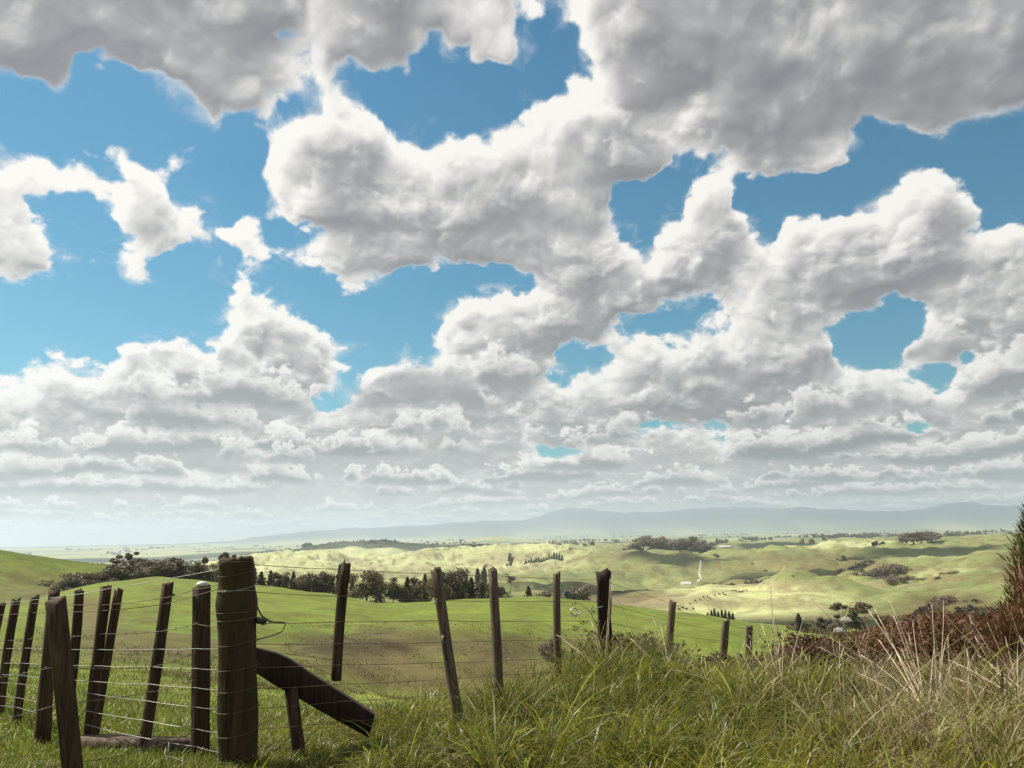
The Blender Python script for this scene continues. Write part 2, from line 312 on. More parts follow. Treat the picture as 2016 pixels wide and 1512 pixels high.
# crest and foot lines of the slopes: (azimuth pixel, height pixel) at a distance in metres
LINES=[
 (4.6,[(-900,1560),(0,1545),(465,1522),(1000,1520),(1500,1510),(2016,1500),(2900,1490)]),
 (6.4,[(-900,1470),(0,1462),(200,1462),(465,1455),(740,1428),(900,1418),(1000,1408),(1100,1385),(1200,1362),(1300,1352),(1500,1362),(1700,1375),(2016,1370),(2900,1360)]),
 (8.2,[(-900,1400),(0,1402),(200,1412),(465,1420),(740,1412),(900,1400),(1000,1384),(1100,1352),(1180,1318),(1260,1320),(1330,1338),(1500,1352),(1700,1352),(2016,1346),(2900,1335)]),
 (10.5,[(-900,1365),(0,1372),(200,1382),(465,1396),(740,1408),(900,1404),(1000,1392),(1100,1360),(1180,1345),(1300,1345),(1400,1342),(1500,1350),(1700,1352),(2016,1342),(2900,1315)]),
 (16,[(-900,1320),(0,1332),(200,1340),(465,1365),(740,1402),(900,1412),(1000,1400),(1100,1385),(1300,1365),(1500,1350),(1700,1380),(2016,1380)]),
 (35,[(-900,1255),(0,1272),(200,1285),(465,1312),(600,1348),(700,1385),(800,1397),(950,1397),(1020,1380),(1100,1352),(1300,1345),(1700,1340),(2016,1330)]),
 (55,[(-900,1215),(0,1236),(200,1252),(465,1275),(620,1300),(760,1345),(900,1352),(1000,1330),(1080,1305),(1200,1318),(1700,1320),(2016,1310)]),
 (80,[(-900,1185),(0,1212),(200,1226),(465,1243),(600,1245),(800,1241),(900,1243),(980,1250),(1050,1268),(1120,1275),(1300,1272),(1500,1285),(1700,1295),(2016,1285)]),
 (130,[(-900,1150),(0,1192),(60,1183),(125,1168),(200,1156),(310,1152),(430,1160),(560,1172),(650,1182),(740,1198),(900,1196),(1060,1196),(1150,1206),(1250,1218),(1400,1232),(1500,1246),(1700,1266),(2016,1262)]),
 (165,[(-900,1130),(0,1185),(60,1179),(125,1164),(200,1147),(310,1137),(430,1147),(560,1158),(650,1170),(740,1187),(800,1188),(950,1178),(1060,1175),(1150,1182),(1250,1195),(1400,1213),(1500,1231),(1600,1248),(1700,1260),(2016,1258)]),
 (195,[(-900,1110),(0,1150),(60,1158),(125,1166),(200,1160),(310,1153),(430,1160),(560,1170),(650,1180),(740,1193),(800,1194),(950,1188),(1060,1186),(1150,1193),(1250,1208),(1400,1226),(1500,1240),(1600,1252),(1700,1258),(2016,1256)]),
 (235,[(-900,1020),(-300,1042),(-100,1070),(0,1083),(100,1098),(160,1106),(220,1112),(300,1124),(420,1160),(560,1180),(650,1188),(740,1199),(950,1196),(1060,1192),(1150,1198),(1250,1212),(1400,1226),(1500,1236),(1600,1245),(1700,1248),(1850,1240),(2016,1235)]),
 (280,[(-900,1050),(-300,1070),(0,1110),(220,1130),(420,1162),(650,1185),(950,1195),(1100,1196),(1250,1208),(1400,1220),(1500,1229),(1600,1238),(1700,1238),(1800,1232),(2016,1220)]),
 (420,[(-900,1110),(0,1130),(300,1150),(500,1175),(800,1180),(1000,1180),(1100,1186),(1200,1195),(1300,1203),(1400,1211),(1500,1213),(1600,1208),(1700,1204),(1850,1195),(2016,1180)]),
 (560,[(-900,1110),(0,1135),(500,1160),(700,1160),(900,1160),(1050,1166),(1150,1176),(1230,1181),(1350,1166),(1480,1154),(1580,1141),(1640,1147),(1730,1158),(1800,1153),(1850,1150),(1900,1138),(2016,1130)]),
 (700,[(-900,1110),(0,1130),(500,1150),(700,1150),(900,1152),(1050,1158),(1150,1166),(1250,1174),(1350,1170),(1480,1160),(1580,1154),(1700,1153),(1780,1148),(1830,1128),(1870,1118),(1930,1120),(2016,1128)]),
 (900,[(-900,1105),(0,1120),(500,1140),(700,1138),(900,1140),(1050,1140),(1150,1143),(1250,1152),(1340,1152),(1400,1150),(1500,1140),(1600,1130),(1700,1122),(1850,1105),(2016,1095)]),
 (1300,[(-900,1130),(0,1122),(300,1122),(500,1125),(700,1120),(900,1122),(1000,1120),(1060,1108),(1110,1101),(1160,1090),(1200,1087),(1240,1081),(1300,1088),(1394,1098),(1443,1088),(1508,1082),(1564,1081),(1629,1086),(1706,1080),(1783,1078),(1888,1070),(2016,1058),(2900,1040)]),
 (1480,[(-900,1130),(0,1124),(300,1124),(500,1122),(700,1118),(900,1112),(1000,1108),(1100,1098),(1200,1090),(1400,1096),(1600,1089),(1700,1083),(1783,1082),(1888,1074),(2016,1061)]),
 (1850,[(-900,1130),(0,1126),(300,1126),(400,1114),(440,1108),(500,1100),(560,1092),(635,1086),(660,1093),(687,1107),(774,1098),(843,1085),(905,1081),(960,1077),(999,1074),(1086,1074),(1190,1078),(1300,1080),(1450,1082),(1600,1073),(1700,1064),(1760,1066),(1850,1072),(2016,1056)]),
 (2250,[(-900,1130),(0,1126),(300,1126),(420,1118),(500,1106),(635,1092),(774,1100),(905,1084),(1086,1078),(1300,1080),(1600,1076),(1700,1068),(2016,1056)]),
 (2900,[(-900,1125),(0,1120),(300,1118),(420,1106),(500,1094),(560,1086),(600,1078),(662,1069),(720,1065),(756,1064),(808,1071),(888,1078),(1000,1074),(1200,1072),(1500,1066),(1700,1062),(2016,1052)]),
 (3800,[(-900,1112),(0,1109),(300,1104),(440,1096),(560,1085),(800,1074),(1200,1067),(2016,1051)]),
 (5200,[(-900,1104),(0,1099),(300,1095),(560,1080),(880,1069),(930,1062),(965,1055),(985,1056),(1020,1062),(1100,1066),(1300,1061),(1600,1056),(2016,1047)]),
 (6500,[(-900,1098),(0,1093),(400,1085),(1008,1066),(2016,1046)]),
 (8200,[(-900,1094),(0,1087),(400,1080),(1008,1062),(2016,1043.5)]),
 (10800,[(-900,1090),(0,1081),(400,1073),(1008,1060),(2016,1041.5)]),
 (12800,[(-900,1080),(0,1077.5),(330,1071),(420,1067),(500,1062),(600,1051),(680,1045),(774,1042),(878,1034),(982,1029),(1017,1030),(1069,1018),(1086,1011),(1121,1003),(1138,1005),(1162,1006),(1176,1009),(1210,1013),(1260,1013),(1300,1010),(1427,1001),(1491,1000),(1548,1004),(1589,1002),(1686,1009),(1759,1007),(1807,1008),(1840,1002),(1868,994),(1908,993),(1949,1000),(2016,998),(2300,1000),(2900,1010)]),
 (17000,[(-900,1094),(0,1078),(1008,1059.5),(2016,1041)]),
]
LR=np.array([l[0] for l in LINES]); LX=np.log(LR)
def line_z(az):
    """heights on every line for azimuths (radians) -> (K,n)"""
    a=np.clip(az,math.radians(-52),math.radians(52)); out=[]
    for r,pts in LINES:
        p=np.array(pts,float); A,E=azel(p[:,0],p[:,1]); e=np.interp(a,A,E)
        out.append(EYE+r*np.tan(e))
    Z=np.array(out)
    return Z
def smooth_z(az):
    d=math.radians(.35); w=(.15,.2,.3,.2,.15)
    return sum(w[k]*line_z(az+(k-2)*d*.5) for k in range(5))
def pchip(az,r):
    """terrain height, monotone cubic along each sight line"""
    az=np.asarray(az,float).ravel(); r=np.asarray(r,float).ravel(); out=np.empty(len(r))
    for s in range(0,len(r),150000):
        a=az[s:s+150000]; q=np.log(np.clip(r[s:s+150000],LR[0],LR[-1])); Z=smooth_z(a)
        h=np.diff(LX)[:,None]; d=np.diff(Z,axis=0)/h; m=np.zeros_like(Z)
        same=d[:-1]*d[1:]>0; w1=2*h[1:]+h[:-1]; w2=h[1:]+2*h[:-1]
        with np.errstate(all='ignore'): hm=(w1+w2)/(w1/d[:-1]+w2/d[1:])
        m[1:-1]=np.where(same,hm,0); m[0]=d[0]; m[-1]=d[-1]
        i=np.clip(np.searchsorted(LX,q,side='right')-1,0,len(LX)-2); c=np.arange(len(a))
        hh=h[i,0]; t=(q-LX[i])/hh; t2=t*t;t3=t2*t
        out[s:s+150000]=(2*t3-3*t2+1)*Z[i,c]+(t3-2*t2+t)*hh*m[i,c]+(-2*t3+3*t2)*Z[i+1,c]+(t3-t2)*hh*m[i+1,c]
    return out
def ss(a,b,x): return sstep(a,b,x)
def ground(x,y):
    x=np.asarray(x,float);y=np.asarray(y,float);sh_=x.shape; x=x.ravel();y=y.ravel()
    r=np.hypot(x,y); az=np.arctan2(x,y)
    z=pchip(az,np.maximum(r,LR[0]))
    z=np.where(r<LR[0],z*(r/LR[0])+(1-r/LR[0])*.02,z)
    def pn(f,o): return perlin(x*f+o,y*f-o*.7)
    n=pn(1/1.3,3)*.03*ss(1,4,r)*ss(60,20,r)+pn(1/.45,8)*.012*ss(40,10,r)
    n=n+(pn(1/9,5)*.26+pn(1/4,15)*.09)*ss(10,25,r)*ss(500,100,r)
    n=n+(pn(1/28,21)*.9+(np.abs(pn(1/17,25))-.25)*1.5+pn(1/60,23)*.8)*ss(22,45,r)*ss(135,85,r)*.75
    rid=np.abs(pn(1/75,31))
    n=n+(pn(1/150,27)*3.6+(rid-.25)*12+(np.abs(pn(1/38,29))-.25)*7.5+pn(1/17,33)*1.1)*ss(280,620,r)*ss(2600,1500,r)
    n=n+(pn(1/420,37)*6+(np.abs(pn(1/110,39))-.25)*14+(np.abs(pn(1/45,49))-.25)*4)*ss(900,1800,r)*ss(4000,2500,r)
    rg=1-np.abs(pn(1/1000,41))*2; rg2=1-np.abs(pn(1/320,43))*2
    n=n+(rg*34+rg2*13)*ss(11300,12700,r)*ss(-15,0,z-40)
    return (z+n).reshape(sh_)
def gp(px,r):
    """ground point under an azimuth pixel at distance r"""
    px=np.asarray(px,float); a,_=azel(px,hy(px)+40); x=np.sin(a)*r; y=np.cos(a)*r
    return np.stack([x,y,ground(x,y)],-1)
# ---- ground cover (growth colours, with sunlight painted into the pale slopes)
def blob(px,py,r,cx,cy,rx,ry,r0,r1,soft=.35,wob=0):
    d=np.hypot((px-cx)/rx,(py-cy)/ry)+wob
    return ss(1+soft,1-soft,d)*(r>=r0)*(r<=r1)
def cover(x,y,z):
    r=np.hypot(x,y); px,py=pix(np.stack([x,y,z],-1)); front=y>0
    def pn(f,o,oc=3): return fbm(x*f+o,y*f-o,oc).astype(np.float64)
    n1=pn(1/3,3); n2=pn(1/22,9); n3=pn(1/140,14); n4=pn(1/500,19)
    wob=n1*.15*ss(200,20,r)+n2*.30+n3*.25*ss(200,500,r)
    G=np.array([.155,.195,.030]);G2=np.array([.115,.155,.026]);BR=np.array([.105,.082,.036]);BR2=np.array([.060,.046,.024])
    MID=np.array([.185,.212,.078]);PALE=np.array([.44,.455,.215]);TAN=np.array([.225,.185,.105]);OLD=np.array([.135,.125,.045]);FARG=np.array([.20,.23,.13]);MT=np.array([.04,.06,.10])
    def mix(c,d,w): return c*(1-w[...,None])+d*w[...,None]
    one=np.ones_like(r)
    c=mix(G*one[...,None],G2,ss(-.3,.5,n2+n1*.4))
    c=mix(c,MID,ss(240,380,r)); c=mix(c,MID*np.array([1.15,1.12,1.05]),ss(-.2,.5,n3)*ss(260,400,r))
    # sunlight on the rolling hills and slopes, painted in as paler pasture
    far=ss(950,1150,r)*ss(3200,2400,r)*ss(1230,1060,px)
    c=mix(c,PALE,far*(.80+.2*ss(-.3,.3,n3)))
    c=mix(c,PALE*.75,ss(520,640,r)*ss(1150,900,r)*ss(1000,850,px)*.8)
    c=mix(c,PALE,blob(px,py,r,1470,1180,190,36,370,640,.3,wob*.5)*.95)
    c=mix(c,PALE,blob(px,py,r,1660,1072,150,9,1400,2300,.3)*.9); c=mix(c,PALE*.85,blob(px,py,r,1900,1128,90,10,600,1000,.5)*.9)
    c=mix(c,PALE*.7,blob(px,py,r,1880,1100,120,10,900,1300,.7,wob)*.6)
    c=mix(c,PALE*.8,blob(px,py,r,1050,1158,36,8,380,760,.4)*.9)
    # plain: paddocks
    pl=ss(2900,3600,r); c=mix(c,FARG,pl*.9)
    ix=np.floor((x+n3*40)/420+.35*np.sin(y/900)).astype(int);iy=np.floor((y+n3*60)/620).astype(int)
    hsh=((ix*73856093)^(iy*19349663))%1000/1000.
    c=mix(c,PALE*.8,pl*(hsh>.55)*.85); c=mix(c,G2,pl*(hsh<.2)*.6)
    bl=ss(2500,2750,r)*ss(3600,3000,r)*ss(470,560,px)*ss(900,850,px); c=mix(c,G2*1.1,bl*.9); c=mix(c,PALE*.9,blob(px,py,r,700,1072,45,5,2500,3400,.4)*.9)
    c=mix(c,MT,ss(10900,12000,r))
    # rough brown growth
    def add(cx,cy,rx,ry,r0,r1,col,w,soft=.35):
        nonlocal c
        c=mix(c,col,blob(px,py,r,cx,cy,rx,ry,r0,r1,soft,wob)*w)
    add(830,1300,240,62,38,100,BR,.88); add(700,1266,150,26,45,105,BR2,.8,.5); add(700,1372,150,14,22,50,G*1.1,.9,.5); add(880,1300,50,14,40,80,G*.9,.5,.6); add(860,1270,90,10,50,100,BR2,.5,.6); add(960,1335,120,50,25,90,BR,.6); add(1000,1275,70,26,50,120,BR2,.4,.6)
    add(840,1345,60,30,25,80,BR*1.25,.5,.6)
    add(330,1262,200,34,20,75,BR,.75,.5); add(320,1290,110,18,15,60,BR2,.5,.6); add(110,1285,140,26,15,60,BR,.45,.6)
    add(190,1212,60,36,55,140,BR*1.2,.8,.3); add(60,1165,90,42,150,260,BR*1.05,.6,.4); add(100,1185,60,20,140,260,BR2,.6)
    add(160,1170,28,30,150,250,BR*1.2,.4)
    add(1120,1262,120,20,50,130,BR,.5,.5)
    add(1200,1185,190,16,300,620,TAN,.75,.5); add(1240,1172,150,9,420,760,BR*1.3,.5,.6); add(1330,1183,110,12,280,560,TAN,.5)
    add(1520,1150,130,7,500,640,TAN*1.1,.6); add(1660,1152,150,6,540,760,TAN*1.15,.7); add(1500,1193,180,6,300,520,TAN,.45,.6); add(1580,1215,130,10,250,420,TAN*.9,.4,.6)
    add(1860,1190,90,22,240,560,BR*1.1,.75,.5); add(1750,1215,120,14,230,480,BR*1.1,.55,.6); add(1950,1235,110,26,120,420,BR,.4,.6)
    add(1500,1112,90,16,700,1400,BR*1.5,.5,.6); add(1600,1102,90,14,800,1400,BR*1.4,.45,.6); add(1540,1118,6,5,700,1300,np.array([.42,.30,.2]),.9,.3)
    add(1690,1120,80,22,700,1200,BR*1.5,.5,.6); add(1200,1096,60,7,900,1500,BR*1.9,.45,.6); add(1280,1120,120,12,800,1300,BR*1.9,.3,.7); add(1500,1143,110,6,640,1000,BR*1.5,.6)
    for q in ((840,1090,30,6),(735,1117,24,7),(825,1117,26,9),(1010,1097,60,10),(960,1110,40,7),(900,1128,50,6),(690,1104,30,6),(1060,1115,40,6)):
        add(q[0],q[1],q[2],q[3],900,2300,TAN*1.15,.6,.6)
    gl=np.abs(pn(1/60,77,3)); c=mix(c,BR*1.6,ss(.10,.02,gl)*ss(300,600,r)*ss(2300,1700,r)*.8); c=mix(c,BR*1.5,ss(.25,.6,pn(1/35,83,4))*ss(300,600,r)*ss(1900,1300,r)*.65)
    c=mix(c,OLD,ss(.0,.5,pn(1/6,91,4))*ss(8,14,r)*ss(260,190,r)*.5); c=mix(c,BR,ss(.25,.6,pn(1/14,97,4))*ss(60,90,r)*ss(260,190,r)*.5); c=mix(c,G*1.25,ss(.15,.5,pn(1/11,99,3))*ss(60,90,r)*ss(260,190,r)*.5)
    # terracettes: thin tan sheep tracks on the slopes
    tr=np.sin(z*2.1+n2*5); add_t=ss(.55,.95,tr)*ss(300,500,r)*ss(1700,1200,r)*ss(.0,.5,n2+.2); c=mix(c,TAN,add_t*.45)
    tr2=np.sin(z*9+n2*7); c=mix(c,BR,ss(.3,.9,tr2)*ss(25,40,r)*ss(110,85,r)*.28)
    n0=pn(1/.9,61,4); v=1+n1*.34*ss(140,40,r)+n0*.42*ss(60,25,r)*ss(8,13,r)+n2*.22+n3*.14*ss(100,400,r)
    c=c*np.clip(v,.5,1.6)[...,None]
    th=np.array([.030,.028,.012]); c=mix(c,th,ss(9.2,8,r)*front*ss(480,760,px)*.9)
    return np.clip(c,.01,.6)
def make_ground():
    az=np.concatenate([np.linspace(-180,-60,31)[:-1],np.linspace(-60,-39,43)[:-1],np.arange(-39,39.01,.065),np.linspace(39,60,43)[1:],np.linspace(60,180,31)[1:]])
    az=np.radians(az); r=np.concatenate([[.25,.8,1.6,2.4],np.exp(np.linspace(math.log(3.0),math.log(19000),600))])
    A,Rr=np.meshgrid(az,r); x=np.sin(A)*Rr;y=np.cos(A)*Rr
    z=ground(x,y); V=np.stack([x,y,z],-1)
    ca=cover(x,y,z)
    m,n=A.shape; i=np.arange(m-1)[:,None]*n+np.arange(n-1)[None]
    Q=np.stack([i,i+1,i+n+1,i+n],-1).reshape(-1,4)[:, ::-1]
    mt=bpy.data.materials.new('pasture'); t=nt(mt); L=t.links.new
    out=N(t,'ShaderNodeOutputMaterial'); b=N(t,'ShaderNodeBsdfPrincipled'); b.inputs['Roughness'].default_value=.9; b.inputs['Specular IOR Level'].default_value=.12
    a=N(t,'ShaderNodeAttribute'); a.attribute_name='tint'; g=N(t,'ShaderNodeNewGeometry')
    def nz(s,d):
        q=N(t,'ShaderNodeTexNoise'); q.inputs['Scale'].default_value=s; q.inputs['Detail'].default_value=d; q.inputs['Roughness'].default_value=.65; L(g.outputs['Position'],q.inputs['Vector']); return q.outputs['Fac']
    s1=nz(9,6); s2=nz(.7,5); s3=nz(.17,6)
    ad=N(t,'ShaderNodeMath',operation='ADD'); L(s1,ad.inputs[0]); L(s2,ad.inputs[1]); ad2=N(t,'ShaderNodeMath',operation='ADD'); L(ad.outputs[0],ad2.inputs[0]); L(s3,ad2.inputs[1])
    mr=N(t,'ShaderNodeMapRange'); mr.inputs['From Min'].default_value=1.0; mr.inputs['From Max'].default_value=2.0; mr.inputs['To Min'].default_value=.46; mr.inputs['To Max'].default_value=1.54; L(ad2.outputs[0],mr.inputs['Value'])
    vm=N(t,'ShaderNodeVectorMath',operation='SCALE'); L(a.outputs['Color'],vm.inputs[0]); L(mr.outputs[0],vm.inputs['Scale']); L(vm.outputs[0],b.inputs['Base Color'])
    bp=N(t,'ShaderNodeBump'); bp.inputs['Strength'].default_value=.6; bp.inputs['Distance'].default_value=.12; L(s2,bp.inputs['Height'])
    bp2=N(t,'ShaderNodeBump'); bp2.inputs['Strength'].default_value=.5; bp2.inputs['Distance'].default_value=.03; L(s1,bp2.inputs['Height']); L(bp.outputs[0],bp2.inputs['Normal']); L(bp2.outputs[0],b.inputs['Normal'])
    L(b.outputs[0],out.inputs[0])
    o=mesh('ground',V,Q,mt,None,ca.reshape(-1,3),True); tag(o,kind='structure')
    return o
GROUND=make_ground(); HAZE_TOP=max(v[2] for v in GROUND.bound_box)+6
# air that fades the distance
def make_haze():
    x,y0,y1,zb,zt=20000,-19500,19800,-420,HAZE_TOP
    V=[(a,b,c) for c in (zb,zt) for a,b in ((-x,y0),(x,y0),(x,y1),(-x,y1))]
    m=bpy.data.materials.new('haze air'); t=nt(m); out=N(t,'ShaderNodeOutputMaterial'); v=N(t,'ShaderNodeVolumePrincipled')
    v.inputs['Color'].default_value=(.72,.84,1,1); v.inputs['Density'].default_value=1.0e-4; v.inputs['Anisotropy'].default_value=.35
    t.links.new(v.outputs[0],out.inputs['Volume'])
    o=mesh('haze',V,np.array([(3,2,1,0),(4,5,6,7),(0,1,5,4),(1,2,6,5),(2,3,7,6),(3,0,4,7)]),m); tag(o,kind='stuff'); o['label']='pale blue haze lying over the far plain and hills'
make_haze()

# added shadow clouds, outside the picture: shaped and placed to shade parts of the hills
def make_shadow_clouds():
    V=[];Q=[];rng=np.random.default_rng(21)
    def one(cx,r,wx,wy,h,seed,thr=.0):
        g=gp(cx,r); c=g+SD/SD[2]*(h-g[2]); a=math.atan2(g[0],g[1]); n=90
        u,v=np.meshgrid(np.linspace(-1.35,1.35,n),np.linspace(-1.35,1.35,n)); m=1-np.hypot(u,v)+fbm(u*1.6+seed,v*1.6-seed,5,.6)*.75+fbm(u*7+seed,v*7,3)*.18-thr
        X=np.cos(a)*u*wx+np.sin(a)*v*wy; Y=-np.sin(a)*u*wx+np.cos(a)*v*wy; mm=np.maximum(m,0); ok=m>0; th=min(wx,wy)
        b=len(V)
        for s,k in ((1,.55),(-1,.10)):
            Z=h+s*np.sqrt(mm)*th*k*(1+.5*fbm(u*3+seed,v*3,3)*(s>0))
            V.extend(np.stack([c[0]+X,c[1]+Y,Z],-1).reshape(-1,3))
        i=np.arange(n-1)[:,None]*n+np.arange(n-1)[None]; f=(ok[:-1,:-1]&ok[1:,:-1]&ok[:-1,1:]&ok[1:,1:])
        q=np.stack([i,i+1,i+n+1,i+n],-1)[f]+b; Q.append(q); Q.append(q[:,::-1]+n*n)
    for a in SHADOW_CLOUDS: one(*a)
    m=plain('shadow cloud white',(.85,.85,.85),1,0,.02,.002); q=np.concatenate(Q); k,inv=np.unique(q,return_inverse=True)
    o=mesh('clouds',np.array(V)[k],inv.reshape(q.shape),m,None,None,True); tag(o,'added unseen clouds overhead that shade patches of the hills',None,None,'stuff')
SHADOW_CLOUDS=[(1560,880,120,70,2600,3,.2),(1800,1080,130,90,2700,11,.2),(1330,1170,90,90,2800,5,.2),(2000,340,130,80,2300,7,.1),(1130,640,80,90,2500,9,.15),(720,2850,430,330,3900,13),(1600,2300,380,240,3900,15),(100,290,120,60,2300,17),(1100,3600,700,300,4600,23),(300,4200,900,500,4800,25),(1850,3900,700,500,4800,27)]
make_shadow_clouds()
# ------------------------------------------------------------------ fence: posts, battens, wires
M_OLD=wood('weathered timber',(.022,.013,.009),(.098,.060,.040))
M_GREY=wood('silvered timber',(.040,.028,.021),(.20,.148,.110))
M_STR=wood('mossy post timber',(.014,.008,.005),(.090,.052,.028),(.046,.034,.014),.8)
M_DARK=wood('dark brace timber',(.012,.007,.005),(.045,.027,.018))
M_WIRE=plain('galvanised wire',(.30,.29,.27),.5,.6,.3,60)
M_RUST=plain('rusty wire',(.14,.10,.07),.7,.3,.4,60)
M_BLACK=plain('black insulation',(.02,.02,.02),.45,0,.2)
M_WHITE=plain('white plastic',(.58,.56,.52),.4,0,.08)
def face_angle(p): return math.atan2(p[0],p[1])
def batten(top,bot,r,wpx,name,label,cat,group,mat,depth=None,yaw=-24,sink=.15,rt=None,rough=1.0,taper=0.0):
    """sawn post from its foot pixel to its top pixel at distance r; wpx = width of its broad face in photo pixels"""
    B=at(bot[0],bot[1],r); T=at(top[0],top[1],rt or r); D=T-B; Ln=np.linalg.norm(D); D/=Ln
    w=wpx*r/F; d=depth or w*.75
    root=tag(empty(name,tuple(B)),label,cat,group)
    th=-face_angle(B)-math.radians(yaw)
    X=np.array([math.cos(th),math.sin(th),0]); X-=D*X.dot(D); X/=np.linalg.norm(X); Y=np.cross(D,X)
    n=9; V=[];Q=[]; loc=np.random.default_rng(int(abs(top[0])*7+bot[1]))
    prof=[(-.5,-.42),(-.42,-.5),(.42,-.5),(.5,-.42),(.5,.42),(.42,.5),(-.42,.5),(-.5,.42)]
    bow=loc.normal(0,.006*rough,2)
    for i in range(n):
        t=i/(n-1); c=D*(-sink+(Ln+sink)*t)+math.sin(t*math.pi)*(bow[0]*X+bow[1]*Y)
        for (a,b) in prof:
            j=loc.normal(0,.035*rough,2); k=1-taper*t
            e=loc.normal(0,.012*rough) if i==n-1 else 0
            V.append(c+X*(a*w*k*(1+j[0]))+Y*(b*d*k*(1+j[1]))+D*(e+(a*.14*w*rough if i==n-1 else 0)))
    for i in range(n-1):
        for k in range(8): Q.append((i*8+k,i*8+(k+1)%8,(i+1)*8+(k+1)%8,(i+1)*8+k))
    V.append(D*(-sink)); V.append(D*(Ln-.006))
    T3=[]
    for k in range(8): T3.append((n*8,(k+1)%8,k)); T3.append((n*8+1,(n-1)*8+k,(n-1)*8+(k+1)%8))
    body=mesh('timber',V,[np.array(Q),np.array(T3)],mat,root)
    return root,B,D,Ln,X,Y,w,d
def staple(root,B,P,X,Y,mat=None):
    V,Q=tube([P-B-X*.012-Y*.002,P-B-X*.006-Y*.008,P-B+X*.006-Y*.008,P-B+X*.012-Y*.002],.0025,5)
    tmesh('staple',V,Q,mat or M_RUST,root)
# thick round strainer post
def strainer():
    r=4.75; B=at(470,1530,r); T=at(465,1102,r); D=T-B; Ln=np.linalg.norm(D); D/=Ln
    root=tag(empty('strainer_post',tuple(B)),'thick round mossy corner post bound with rings of wire','fence post')
    X,Y=frame_along(D); n=28; rows=46; V=[];Q=[]
    a_,y_=np.meshgrid(np.arange(n)/n*2*math.pi,np.linspace(-.2,Ln,rows))
    nz=fbm(np.cos(a_)*1.2+y_*2.2,np.sin(a_)*1.2-y_*1.1,4); gr=fbm(a_*5.1,y_*.9,4)
    for i in range(rows):
        y=y_[i,0]; t=max(0,y/Ln)
        rad=.096+.013*math.exp(-((t-.79)/.07)**2)-.003*math.exp(-((t-.9)/.06)**2)+.012*(1-t)*math.exp(-((t-.55)/.4)**2)+.006*math.exp(-((t-.3)/.12)**2)
        for k in range(n):
            a=a_[i,k]; rr=rad*(1+.06*nz[i,k]+.05*gr[i,k])
            e=D*y
            if i==rows-1: e=e+D*(.012*gr[i,k]+.008*nz[i,k])
            V.append(e+rr*(math.cos(a)*X+math.sin(a)*Y))
    for i in range(rows-1):
        for k in range(n): Q.append((i*n+k,i*n+(k+1)%n,(i+1)*n+(k+1)%n,(i+1)*n+k))
    b=len(V); m2=[]
    rim=[V[(rows-1)*n+k] for k in range(n)]
    for s,dz in ((.9,.012),(.55,.004)):
        for k in range(n): V.append(D*Ln+(rim[k]-D*Ln)*s+D*(dz+.008*math.sin(k*2.3)))
    for k in range(n):
        Q.append(((rows-1)*n+k,(rows-1)*n+(k+1)%n,b+(k+1)%n,b+k)); Q.append((b+k,b+(k+1)%n,b+n+(k+1)%n,b+n+k))
    V.append(D*(Ln-.002)); T3=[(len(V)-1,b+n+k,b+n+(k+1)%n) for k in range(n)]
    mesh('post_shaft',V,[np.array(Q),np.array(T3)],M_STR,root,None,True)
    for py,tilt,rw in ((1108,.10,.0017),(1128,-.16,.0015),(1160,-.12,.0022),(1166,.10,.0022),(1208,.04,.002),(1222,-.02,.0032),(1267,-.12,.002),(1317,-.05,.002),(1358,-.06,.002),(1397,-.07,.002),(1440,-.14,.002),(1488,-.10,.002)):
        y=(1530-py)/(1530-1102)*Ln; t=y/Ln
        rad=.102+.010*math.exp(-((t-.79)/.05)**2)-.006*math.exp(-((t-.9)/.06)**2)+.012*(1-t)*math.exp(-((t-.55)/.4)**2)+.006*math.exp(-((t-.3)/.12)**2)
        pts=[D*(y+tilt*rad*math.cos(a+.5))+rad*1.012*(math.cos(a)*X+math.sin(a)*Y) for a in np.linspace(0,2*math.pi,33)]
        W,Qw=tube(pts,rw,5); tmesh('wire_ring',W,Qw,M_RUST if rw!=.0022 else M_WIRE,root)
    return B,D,Ln
SB,SDIR,SLN=strainer()
GL='battens and posts of the fence running left'; GR='battens and posts of the fence running right'
# left fence
P={}
def bt(key,*a,**k): P[key]=batten(*a,**k)
bt('l1',(397,1153),(394,1525),5.15,26,'fence_post','square dark post with a white cap beside the thick round post','fence post',GL,M_OLD,yaw=-38,rough=.7)
V=[];Q=[]; R0=P['l1']; top=R0[2]*(R0[3])
W,Qw=tube([top-R0[2]*.004,top+R0[2]*.010,top+R0[2]*.020,top+R0[2]*.026],[R0[6]*.40,R0[6]*.41,R0[6]*.30,R0[6]*.10],12); tmesh('cap',W,Qw,M_WHITE,R0[0])
bt('l2',(331,1148),(278,1493),5.5,16,'fence_batten','leaning batten with a small peg near its top, left of the white capped post','fence batten',GL,M_OLD,yaw=-30)
R0=P['l2']; pg=R0[2]*(R0[3]*.93)+R0[4]*R0[6]*.5; W,Qw=tube([pg-R0[4]*.01,pg+R0[4]*.025],.009,6); tmesh('peg',W,Qw,M_OLD,R0[0])
bt('l3',(234,1162),(183,1463),6.0,12,'fence_batten','slimmer batten of the close pair at the end of the lying timber','fence batten',GL,M_OLD,yaw=-30)
bt('l4',(209,1156),(175,1460),6.05,15,'fence_batten','broader taller batten of the close pair at the end of the lying timber','fence batten',GL,M_OLD,yaw=-20)
bt('l5',(156,1162),(132,1398),6.6,13,'fence_batten','batten standing half behind the near grey edged post','fence batten',GL,M_OLD,yaw=-20)
bt('l6',(107,1164),(86,1424),6.4,21,'fence_post','thick rounded post hidden behind the near grey edged post','fence post',GL,M_OLD,yaw=-18,rough=1.3,taper=.3)
